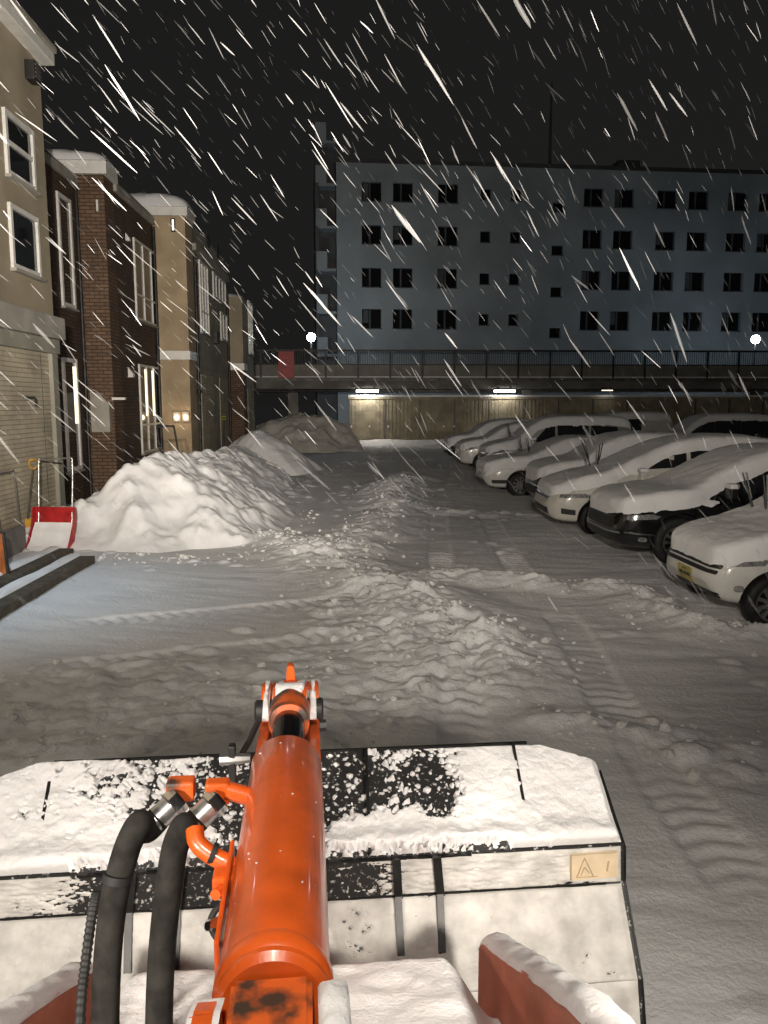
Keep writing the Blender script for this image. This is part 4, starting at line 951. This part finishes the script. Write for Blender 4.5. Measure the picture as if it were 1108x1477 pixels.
# --- bucket: one bent steel shell; profile (y, z) from the top edge down the back and forward to the cutting edge
HW = .955
prof = [(2.37, 1.205), (2.085, 1.015), (2.072, .905), (1.93, .70), (1.88, .52), (1.92, .36), (2.10, .27), (2.95, .25)]
bk = empty('bucket'); bk.parent = ld
bm = bmesh.new()
inner = [(2.37, 1.19), (2.10, 1.00), (2.09, .90), (1.955, .695), (1.905, .52), (1.945, .375), (2.11, .29), (2.95, .27)]
def bary0(a, b, t): return (a[0]+(b[0]-a[0])*t, a[1]+(b[1]-a[1])*t)
pc = bary0(prof[0], prof[1], .22); ic = bary0(inner[0], inner[1], .22)
loop = [prof[0], pc]+prof[1:]+inner[1:][::-1]+[ic, inner[0]]
for s0, s1 in ((-HW, HW),):
    A = []; 
    for (y, z) in loop:
        c = .20 if (y, z) in (prof[0], inner[0]) else (.015 if (y, z) in (pc, ic) else 0)
        A.append((bm.verts.new((s0+c, y, z)), bm.verts.new((s1-c, y, z))))
    n = len(A)
    for i in range(n):
        j = (i+1) % n; bm.faces.new((A[i][0], A[i][1], A[j][1], A[j][0]))
    bm.faces.new([a[0] for a in A]); bm.faces.new([a[1] for a in A][::-1])
obj('shell', bm, 'bucket_black', bk)
for s in (-1, 1):
    prismo('side_plate', [(2.30, 1.14), (2.085, 1.006), (2.074, .905), (1.932, .70), (1.88, .52), (1.92, .36), (2.10, .27), (2.95, .25), (3.0, .40), (2.55, .95)], lambda y, z, q, s=s: Vector((s*(HW+.002+.006*q), y, z)), 'black_paint', bk)
boxo('top_edge_bar', -.74, .74, 2.372, 2.382, 1.190, 1.211, 'black_paint', bk)
boxo('cutting_edge', -HW, HW, 2.9, 3.08, .235, .262, 'grey_metal', bk)
# stiffening ribs along the back
def bary(a, b, t): return (a[0]+(b[0]-a[0])*t, a[1]+(b[1]-a[1])*t)
def rib(x0, x1, a, b, h=.018, wd=.010, nm='rib', x2=None):
    ay, az = a; by, bz = b; ny, nz_ = (az-bz), (by-ay); ln = math.hypot(ny, nz_); ny, nz_ = ny/ln, nz_/ln
    if ny > 0: ny, nz_ = -ny, -nz_
    v = []
    for x, (y, z) in ((x0, a), (x1, b)):
        for dx, k in ((-wd, -.004), (wd, -.004), (wd, h), (-wd, h)): v.append((x+dx, y+ny*k, z+nz_*k))
    return pydata(nm, v, [(0, 1, 2, 3), (7, 6, 5, 4), (0, 4, 5, 1), (1, 5, 6, 2), (2, 6, 7, 3), (3, 7, 4, 0)], 'black_paint', bk)
for px0_, py0_, px1_ in ((528, 1090, 533), (738, 1088, 764), (78, 1104, 50), (364, 1098, 352), (190, 1102, 172)):
    if px0_ == 190: continue
    xa_ = lp(px0_, 1092, 2.365).x; xb_ = lp(px1_, 1242, 2.09).x
    rib(xa_, xb_, bary(prof[0], prof[1], .02), bary(prof[0], prof[1], .98), .024, .0045)
for px0_, px1_ in ((571, 574), (629, 634), (192, 186), (262, 256)):
    xa_ = lp(px0_, 1255, 2.08).x; rib(xa_, lp(px1_, 1300, 2.07).x, prof[1], prof[2], .022, .012)
    rib(lp(px1_, 1302, 2.065).x, lp(px1_+6*(1 if px1_ > 400 else -1), 1390, 1.95).x, prof[2], bary(prof[2], prof[3], .60), .022, .010)
boxo('fold_bar', -.60, .50, 2.077, 2.086, 1.008, 1.015, 'black_paint', bk)
boxo('fold_bar', -.90, .90, 2.066, 2.075, .899, .905, 'black_paint', bk)
# --- snow lying on the bucket, worn through to black in places
def patch(u, z, cx, cz, rx, rz): return np.exp(-(((u-cx)/rx)**2+((z-cz)/rz)**2)**1.6)
def strip(name, a, b, nu, nv, thick, m, bare, x0=-HW+.01, x1=HW-.01, taper=0.0, seed=0, bul=0.0):
    u = np.linspace(x0, x1, nu); v = np.linspace(0, 1, nv); U, T = np.meshgrid(u, v, indexing='ij')
    Y = a[0]+(b[0]-a[0])*T; Z = a[1]+(b[1]-a[1])*T; ny, nz_ = a[1]-b[1], b[0]-a[0]; ln = math.hypot(ny, nz_); ny, nz_ = -abs(ny/ln), abs(nz_/ln)
    if taper: U = U*(1-(taper/HW)*np.clip(1-T*4.5, 0, 1))
    bb = bare(U, T); n1 = fbm(U*9+seed, T*4, 201+seed, 5)-.5; n2 = fbm(U*38, T*14, 205+seed, 4)-.5
    n3 = fbm(U*110, T*40, 209+seed, 3)-.5
    k = sst(.60, .36, bb+n1*.7+n2*.9+n3*.75)
    h = thick*(.35+1.5*fbm(U*5, T*2.2, 211+seed, 5)+.5*np.abs(fbm(U*16, T*6, 215+seed, 3)-.5))*k + n2*.008*k - .006 + .003*k
    h = h + bul*np.exp(-((T-.93)/.10)**2)*k
    e = sst(0, .03, T)*sst(1, .985, T)*sst(x0, x0+.02, U/(1 if not taper else 1))*sst(x1, x1-.02, U)
    h = np.where(h > 0, h*(.25+.75*e), h)
    return gridmesh(name, np.stack([U, Y+ny*h, Z+nz_*h], -1), m, bk)
def bare_top(u, t):
    b = .0+.95*patch(u, t, .16, .28, .27, .42) + .7*patch(u, t, .42, .35, .08, .5) + .55*patch(u, t, -.40, .25, .26, .30) + .75*patch(u, t, -.10, .5, .22, .7)
    b = b+.62*np.exp(-((t-.965)/.055)**2)*(np.abs(u) < .62) - .9*np.exp(-((t-.80)/.08)**2)*(u > .10)
    return b
strip('snow_top', bary(prof[0], prof[1], .01), bary(prof[0], prof[1], .995), 420, 110, .026, 'snow_fine', bare_top, taper=.20, seed=1, bul=.022)
def bare_band(u, t): return .75*patch(u, t, .14, .5, .15, .7) + .95*patch(u, t, -.32, .45, .34, .9) + .35*np.exp(-((t-1)/.08)**2)
strip('snow_band', bary(prof[1], prof[2], .04), bary(prof[1], prof[2], .98), 360, 36, .010, 'frost', bare_band, seed=2)
def bare_low(u, t): return .30*patch(u, t, .16, .35, .06, .25) + .20*patch(u, t, .85, .8, .05, .3) + .2*patch(u, t, .68, .85, .04, .2) + .2*patch(u, t, -.3, .5, .1, .4)
strip('snow_lower', bary(prof[2], prof[3], .02), prof[3], 360, 70, .010, 'frost', bare_low, seed=3)
strip('snow_foot', prof[3], prof[4], 120, 20, .010, 'frost', bare_low, seed=4)
rng = np.random.RandomState(12); n_ = 900; uu = rng.uniform(-.75, .75, n_); tt_ = rng.uniform(.03, .97, n_); yz = np.array([bary(prof[0], prof[1], t) for t in tt_])
V, F = blob_mesh(n_, np.stack([uu, yz[:, 0]-.002, yz[:, 1]+.003], -1), np.clip(rng.lognormal(-5.3, .5, n_), .002, .012), 15)
cr = pydata('snow_crumbs', V, F.tolist(), 'snow_fine', bk); cr['kind'] = 'stuff'
# --- warning label on the band
def bandpt(px, py, k=.020):
    t = (py-1247)/(1297-1247); y, z = bary(prof[1], prof[2], min(max(t, .1), .9)); q = lp(px, py, y); return Vector((q.x, y-k, z))
dl = pydata('warning_label', [bandpt(820, 1253, .024), bandpt(886, 1252, .024), bandpt(886, 1284, .024), bandpt(820, 1285, .024), bandpt(820, 1253, .0), bandpt(886, 1252, .0), bandpt(886, 1284, .0), bandpt(820, 1285, .0)],
    [(0, 3, 2, 1), (0, 1, 5, 4), (1, 2, 6, 5), (2, 3, 7, 6), (3, 0, 4, 7)], 'decal', bk)
bm = bmesh.new()
tri = [(827, 1281), (838, 1256), (851, 1281)]
for (a, b) in ((0, 1), (1, 2), (2, 0)):
    tube(bm, [bandpt(*tri[a], .0255), bandpt(*tri[b], .0255)], .0016, 4)
for q in (((833, 1279), (838, 1268)), ((838, 1268), (845, 1276)), ((851, 1281), (856, 1281))): tube(bm, [bandpt(*q[0], .0255), bandpt(*q[1], .0255)], .0013, 4)
lpn = obj('label_print', bm, 'decal_ink', dl); bm = bmesh.new(); tube(bm, [bandpt(872, 1262, .0255), bandpt(870, 1275, .0255)], .0022, 6); obj('label_figure', bm, 'decal_ink', dl)
# --- boom arms, each a thick plate with snow along its top
for s in (-1, 1):
    top = [(1.665, .94), (1.665, 1.02), (1.65, 1.06), (1.615, 1.092), (1.56, 1.115), (1.30, 1.262), (1.04, 1.405), (.55, 1.60), (.1, 1.72)]
    poly = top+[(.1, 1.45), (.6, 1.25), (1.2, .95), (1.58, .70), (1.66, .80)]
    arm = prismo('boom_arm', poly, lambda y, z, q, s=s: Vector((s*(.430+.065*q), y, z)), 'orange_arm', ld, .004)
    tp = np.array(top[1:]); d = np.concatenate([[0], np.cumsum(np.hypot(*np.diff(tp, axis=0).T))]); n = 190
    tt = np.linspace(0, d[-1], n); yy = np.interp(tt, d, tp[:, 0]); zz = np.interp(tt, d, tp[:, 1])
    ker = np.ones(9)/9; yy = np.convolve(np.pad(yy, 4, 'edge'), ker, 'valid'); zz = np.convolve(np.pad(zz, 4, 'edge'), ker, 'valid')
    ang_ = np.linspace(0, math.pi, 13); T_, A_ = np.meshgrid(np.arange(n), ang_, indexing='ij')
    rr_ = .78+.5*fbm(tt[T_]*22, A_*2.2+s*9, 221, 4); wv = .030*(.9+.25*(fbm(tt[T_]*9, A_*0+s, 223, 3)))
    gridmesh('snow_cap', np.stack([s*.4625-np.cos(A_)*wv*(.85+.3*rr_), yy[T_], zz[T_]-.010+np.sin(A_)*.024*rr_], -1), 'snow_fine', arm)
# cross member between the arms under a thick snow cushion
boxo('cross_member', -.45, .45, .70, 1.46, .85, 1.00, 'orange_arm', ld, .02)
xs = np.linspace(-.428, .428, 120); ys = np.linspace(.25, 1.57, 120); X, Y = np.meshgrid(xs, ys, indexing='ij')
Z = 1.650-.31*Y + .05*(fbm(X*3.2, Y*3.2, 231, 4)-.5) + .010*(fbm(X*20, Y*20, 233, 3)-.5)
Z = Z-.16*sst(1.43, 1.57, Y)**2 - .02 - .045*np.exp(-((np.abs(X)-.30)/.10)**2)*0
Z = Z-.15*sst(.30, .428, np.abs(X))
gridmesh('snow_cushion', np.stack([X, Y, Z], -1), 'snow_fine', ld)
# --- tilt cylinder
ZC = 1.632
latheo('cylinder_barrel', [(.800, .058), (.808, .0655), (.84, .0655), (1.255, .0655), (1.259, .0648), (1.385, .0648), (1.392, .061), (1.394, .034)], (0, 0, ZC), (0, 1, 0), 'orange', ld, 56)
cb = bpy.data.objects[[o.name for o in bpy.data.objects if o.name.startswith('cylinder_barrel')][0]]
latheo('weld_ring', [(.815, .0650), (.820, .0690), (.838, .0690), (.846, .0650)], (0, 0, ZC), (0, 1, 0), 'orange', cb, 56)
latheo('cylinder_rod', [(1.39, .033), (1.62, .033)], (0, 0, ZC), (0, 1, 0), 'steel_rod', ld, 36)
latheo('rod_collar', [(1.585, .034), (1.590, .043), (1.66, .045), (1.69, .043)], (0, 0, ZC), (0, 1, 0), 'orange_worn', ld, 32)
latheo('rod_eye', [(-.038, .050), (-.034, .054), (.034, .054), (.038, .050)], (0, 1.70, ZC-.015), (1, 0, 0), 'orange', ld, 36)
rng = np.random.RandomState(5); an = rng.uniform(-1.1, 1.1, 15); ya = rng.uniform(.86, 1.37, 15)
V, F = blob_mesh(15, np.stack([np.sin(an)*.0655, ya, ZC+np.cos(an)*.0655], -1), rng.uniform(.0006, .0024, 15), 21); cr = pydata('snow_specks', V, F.tolist(), 'snow_fine', cb); cr['kind'] = 'stuff'
# bell-crank head: two cheek plates round the rod eye, joined at the top by a web with a lifting tab
def stadium(y0, y1, z0, rz):
    pts = []
    for k in range(13): a = R(-20+200*k/12); pts.append((y1-.075+.075*math.cos(a), z0-.035+.058*math.sin(a)))
    return pts+[(1.47, z0-.02), (1.46, z0-.09), (1.62, z0-.45), (1.85, z0-.75), (1.98, z0-.70), (1.86, z0-.2)]
for s in (-1, 1):
    pl = prismo('bellcrank_cheek', stadium(1.45, 1.83, ZC+.005, .06), lambda y, z, q, s=s: Vector((s*(.043+.021*q), y, z)), 'orange', ld, .003)
boxo('bellcrank_web', -.0425, .0425, 1.785, 1.815, ZC-.25, ZC+.010, 'orange', ld)
tabz = lp(415, 958, 1.79).z
prismo('lifting_tab', [(-.010, ZC+.005), (.010, ZC+.005), (.009, tabz-.01), (.006, tabz), (-.006, tabz), (-.009, tabz-.01)], lambda x, z, q: Vector((x, 1.775+.03*q, z)), 'orange', ld, .002)
boxo('tab_foot', -.016, .016, 1.755, 1.784, ZC-.005, ZC+.028, 'orange', ld, .003)
latheo('pin', [(-.078, .022), (-.074, .026), (.070, .026), (.074, .022)], (0, 1.70, ZC-.015), (1, 0, 0), 'dark_metal', ld, 20)
# snow stuck on the head
def snowpatch(name, fn, x0, x1, y0, y1, n, thick, cov, parent, seed):
    X, Y = np.meshgrid(np.linspace(x0, x1, n), np.linspace(y0, y1, n), indexing='ij'); u = (X-(x0+x1)/2)/((x1-x0)/2); v_ = (Y-(y0+y1)/2)/((y1-y0)/2)
    e_ = np.clip(1-np.maximum(np.abs(u), np.abs(v_))**3, 0, 1)
    n_ = fbm(X*28+seed, Y*28, 241+seed, 4); h = thick*sst(cov, cov+.25, n_*1.2*e_+.25*e_)-.004
    return gridmesh(name, np.stack([X, Y, fn(X, Y)+h], -1), 'snow_fine', parent)
snowpatch('snow_patch', lambda X, Y: np.sqrt(np.maximum(.054**2-(Y-1.70)**2, 1e-6))*np.where(np.abs(Y-1.70) < .054, 1, 0)*1.0+ZC-.015, -.038, .038, 1.66, 1.745, 40, .012, .30, ld, 3)
snowpatch('snow_patch', lambda X, Y: X*0+ZC+.004, -.042, .042, 1.735, 1.82, 40, .016, .22, ld, 5)
for s in (-1, 1):
    snowpatch('snow_patch', lambda X, Y: X*0+ZC+.026-1.7*(Y-1.745)**2, min(s*.044, s*.058), max(s*.044, s*.058), 1.62, 1.80, 36, .012, .45, ld, 7+s)
# position-sensor lever on the left cheek
bm = bmesh.new(); box(bm, -.118, -.104, 1.50, 1.52, ZC-.085, ZC-.005, .003); tube(bm, [(-.066, 1.60, ZC+.0), (-.08, 1.56, ZC-.02), (-.10, 1.51, ZC-.04)], .007, 6); obj('sensor_lever', bm, 'dark_metal', ld)
latheo('sensor_bolt', [(-.135, .012), (-.115, .013), (-.075, .009)], (0, 1.51, ZC-.035), (1, 0, 0), 'galv', ld, 8)
latheo('cheek_bolt', [(.064, .014), (.078, .013)], (0, 1.60, ZC-.01), (1, 0, 0), 'dark_metal', ld, 8)
# cylinder foot: worn block between two lugs
prismo('cylinder_foot', [(-.048, -.05), (.048, -.05), (.044, .040), (-.044, .040)], lambda x, z, q: Vector((x, .45+.352*q, ZC+z)), 'orange_worn', ld, .006)
for s in (-1, 1):
    lug = prismo('foot_lug', [(.40, 1.52), (.785, 1.52), (.795, 1.61), (.775, 1.668), (.74, 1.684), (.40, 1.684)], lambda y, z, q, s=s: Vector((s*(.053+.028*q), y, z)), 'orange', ld, .004)
    X, Y = np.meshgrid(np.linspace(min(s*.050, s*.083), max(s*.050, s*.083), 14), np.linspace(.42, .785, 60), indexing='ij')
    hh_ = .016*(.5+fbm(X*30, Y*30, 251, 3))*sst(0, 1, fbm(X*8, Y*9+s*4, 253, 3)*2+(.3 if s > 0 else -.75))*np.clip(1-((np.abs(X)-.0665)/.017)**2, 0, 1)**.4
    gridmesh('snow_cap', np.stack([X, Y, np.where(Y > .74, 1.684-(Y-.74)*.4, 1.684)+hh_-.004], -1), 'snow_fine', lug)
latheo('pivot_pin_head', [(.081, .024), (.100, .022)], (0, .70, ZC-.01), (1, 0, 0), 'rubber', ld, 6)
# --- ports, elbows and hoses
def hose(name, pts, r, m, seg=20, parent=ld): bm = bmesh.new(); tube(bm, spline(pts, 10), r, seg); return obj(name, bm, m, parent, ang=60)
pA = lp(318, 1150, 1.245); pB = lp(262, 1148, 1.27)
tubeo('port_tube', [(-.04, 1.245, ZC+.015), (pA.x+.01, 1.245, pA.z+.012)], .015, 'orange', ld, 16)
bm = bmesh.new(); box(bm, pA.x-.024, pA.x+.016, 1.235, 1.262, pA.z-.010, pA.z+.028, .005); obj('elbow', bm, 'orange', ld)
bm = bmesh.new(); box(bm, pB.x-.024, pB.x+.022, 1.258, 1.290, pB.z-.006, pB.z+.028, .005); obj('elbow', bm, 'orange_worn', ld)
for c, yy in ((pA, 1.236), (pB, 1.258)):
    latheo('hose_nut', [(0, .021), (.003, .023), (.018, .023), (.021, .021)], (c.x, yy, c.z+.004), (-.62, -.42, -.45), 'chrome', ld, 6)
    latheo('hose_ferrule', [(.02, .0195), (.055, .0205)], (c.x, yy, c.z+.004), (-.62, -.42, -.45), 'galv', ld, 20)
HR = .0208
fd = Vector((-.62, -.42, -.45)).normalized(); fA = Vector((pA.x, 1.236, pA.z+.004)); fB = Vector((pB.x, 1.258, pB.z+.004))
hose('hydraulic_hose', [fA+fd*.045, fA+fd*.07, lp(266, 1192, 1.178), lp(254, 1218, 1.17), lp(246, 1260, 1.16), lp(238, 1325, 1.14), lp(232, 1400, 1.13), lp(229, 1500, 1.10), lp(228, 1620, 1.04)], HR, 'hose')
h_ = hose('hydraulic_hose', [fB+fd*.045, fB+fd*.07, lp(202, 1188, 1.20), lp(188, 1212, 1.185), lp(177, 1245, 1.17), lp(165, 1295, 1.15), lp(157, 1360, 1.14), lp(153, 1430, 1.12), lp(151, 1520, 1.09), lp(150, 1640, 1.03)], HR, 'hose')
a = lp(170, 1266, 1.157); d = (lp(165, 1295, 1.15)-lp(177, 1235, 1.165)).normalized()
latheo('hose_band', [(-.006, HR+.002), (.006, HR+.002)], a, d, 'rubber', h_, 20)
# ribbed cable at the far left
pts = spline([lp(140, 1286, 1.17), lp(133, 1320, 1.16), lp(124, 1385, 1.15), lp(117, 1450, 1.13), lp(113, 1560, 1.1)], 14)
rs_ = [.0085 if i % 2 else .0068 for i in range(len(pts))]
bm = bmesh.new(); tube(bm, pts, rs_, 10); obj('ribbed_cable', bm, 'rubber', ld)
# bracket: bent orange bar, clamp block, black cable loop
bm = bmesh.new(); tube(bm, spline([lp(281, 1196, 1.14), lp(284, 1214, 1.125), lp(300, 1230, 1.115), lp(332, 1248, 1.105), (-.05, 1.10, ZC-.03)], 8), .0135, 14); obj('hose_guide', bm, 'orange', ld, ang=50)
a = lp(308, 1231, 1.112); latheo('guide_ring', [(-.004, .0155), (.004, .0155)], a, (.9, -.1, -.35), 'rubber', ld, 16)
a = lp(326, 1268, 1.08); bm = bmesh.new(); box(bm, a.x-.018, a.x+.05, 1.06, 1.095, a.z-.012, a.z+.014, .005); obj('clamp_block', bm, 'orange', ld)
a = lp(312, 1276, 1.07); latheo('clamp_bolt', [(0, .009), (.014, .008)], (a.x+.006, 1.055, a.z), (-.3, -1, .2), 'orange', ld, 8)
hose('cable_loop', [lp(330, 1305, 1.02), lp(312, 1312, 1.01), lp(304, 1333, 1.0), lp(318, 1358, .985), lp(345, 1362, .98)], .0045, 'rubber', 8)
a = lp(316, 1331, 1.0); latheo('cable_bolt', [(0, .009), (.012, .009), (.022, .006)], a, (-.6, -.7, .3), 'chrome', ld, 8)
prismo('cylinder_guard', [(.90, -.05), (1.12, -.05), (1.12, .02), (.90, .012)], lambda y, z, q: Vector((-.076+.006*q, y, ZC+z)), 'orange', ld, .002)
# --- work lamps of the loader: two on the cab roof front, two headlamps on posts (all above / beside the picture)
WARM = (1.0, .905, .79)
def worklamp(x, y, z, tgt, power, angle, blend, nm='work_lamp', col=WARM):
    d = (Vector(tgt)-Vector((x, y, z))).normalized(); e = empty(nm); e.parent = ld
    latheo('lamp_shell', [(-.09, .03), (-.06, .06), (0, .075), (.004, .070)], (x, y, z), d, 'rubber', e, 20)
    latheo('lamp_lens', [(-.004, .001), (-.002, .068)], (x, y, z), d, 'lit', e, 20, cap=False)
    l = lamp('beam', 'SPOT', Vector((x, y, z))+d*.03, col, power, e, Vector(tgt), .06, R(angle), blend)
    return e
worklamp(-.55, .25, 2.95, (-4.2, 12, 6.9), 5600, 90, 1.0)
worklamp(.55, .25, 2.95, (2.2, 12, 6.0), 2150, 96, 1.0)
worklamp(-.30, .28, 3.02, (-1.2, 40, 3.2), 3600, 38, 1.0)
worklamp(.0, .05, 2.98, (0, 1.7, 1.2), 82, 100, 1.0)
worklamp(-.78, .15, 2.05, (-.5, 2.5, .7), 150, 80, 1.0, 'headlamp')
worklamp(.78, .15, 2.05, (.75, 2.5, .7), 165, 80, 1.0, 'headlamp')
# a cold LED floodlight on the near house, above the door out of the picture
e = empty('wall_floodlight', (XA+.02, 9.3, 4.3)); tag(e, 'small cold white floodlight on the beige house wall', 'lamp')
boxo('back_plate', 0, .03, -.07, .07, -.07, .07, 'grey_metal', e); boxo('flood_body', .04, .20, -.12, .12, -.07, .07, 'dark_metal', e, .01)
boxo('flood_lens', .06, .19, -.10, .10, -.082, -.071, 'led', e)
lamp('flood_beam', 'SPOT', (.13, 0, -.10), (.52, .76, 1.0), 190, e, (1.0, 0.1, -4), .06, R(75), .9)

# ================================================================== falling snow drawn out into motion streaks along the wind
rng = np.random.RandomState(77)
wind = (CR*1.30 - CU*1.40 + CF*1.0).normalized()
NF = 5600
dd = 2.2*(17.0/2.2)**(rng.rand(NF)**.60)
sxx = rng.uniform(-.62, .62, NF); syy = rng.uniform(-.82, .80, NF)
keep = ~((syy < -.26) & (dd > 4.2))
dd, sxx, syy = dd[keep], sxx[keep], syy[keep]
dd = np.concatenate([dd, rng.uniform(2.3, 5.5, 420)]); sxx = np.concatenate([sxx, rng.uniform(.08, .55, 420)]); syy = np.concatenate([syy, rng.uniform(-.62, -.10, 420)])    # over the lot on the right
NBIG = 70; dd = np.concatenate([dd, rng.uniform(2.4, 5.5, NBIG)]); sxx = np.concatenate([sxx, rng.uniform(-.5, .5, NBIG)]); syy = np.concatenate([syy, rng.uniform(-.15, .66, NBIG)])
big = np.arange(len(dd)) >= len(dd)-NBIG; NF = len(dd)
F3 = np.array(CF); R3 = np.array(CR); U3 = np.array(CU)
pos = np.array(C0)+dd[:, None]*(F3+sxx[:, None]*R3+syy[:, None]*U3)
ok = (pos[:, 2] > .12) & (pos[:, 0] > -5.0) & ~((pos[:, 1] < 3.2) & (pos[:, 2] < 1.9) & (np.abs(pos[:, 0]) < 1.2))
pos = pos[ok]; dd = dd[ok]; big = big[ok]; NF = len(pos)
dirs = np.array(wind)[None]+rng.randn(NF, 3)*.11; dirs /= np.linalg.norm(dirs, axis=1, keepdims=True)
ln = np.clip(rng.lognormal(-3.02, .50, NF), .015, .14)*(.45+.55*np.clip(dd/7, .25, 1.7)); wisp = rng.rand(NF) < .86; wd = ln/rng.uniform(22.0, 36.0, NF)*np.where(wisp, 1.25, 1.0)*np.where(rng.rand(NF) < .05, 2.6, 1)
ln = np.where(big, rng.uniform(.05, .11, NF), ln); wd = np.where(big, ln/rng.uniform(14, 20, NF), wd); wisp = wisp | big
ref = np.cross(dirs, np.array([.3, .9, .2])); ref /= np.linalg.norm(ref, axis=1, keepdims=True); rf2 = np.cross(dirs, ref)
ts = np.array([-1, -.55, .1, .65, 1.0]); ws = np.array([.12, .85, 1.0, .8, .15])
V = []
for k in range(5):
    wob = (rng.rand(NF, 1)-.5)*.35
    for j in range(4):
        a = j*math.pi/2+.4
        V.append(pos+dirs*(ts[k]*ln)[:, None]+(ref*(math.cos(a)+wob)+rf2*math.sin(a))*(ws[k]*wd*(.75+.5*rng.rand(NF)))[:, None])
V = np.stack(V, 1).reshape(-1, 3)
fc = [(k*4+j, k*4+(j+1) % 4, (k+1)*4+(j+1) % 4, (k+1)*4+j) for k in range(4) for j in range(4)] + [(3, 2, 1, 0), (16, 17, 18, 19)]
F = (np.array(fc)[None]+(np.arange(NF)*20)[:, None, None]).reshape(-1, 4)
fs = pydata('falling_snow_streaks', V, F.tolist(), ['snow_streak', 'snow_streak_faint']); fs.data.polygons.foreach_set('material_index', np.repeat(wisp.astype(np.int32), len(fc))); tag(fs, 'falling snow as long thin motion streaks slanting with the wind', 'snowfall', kind='stuff')
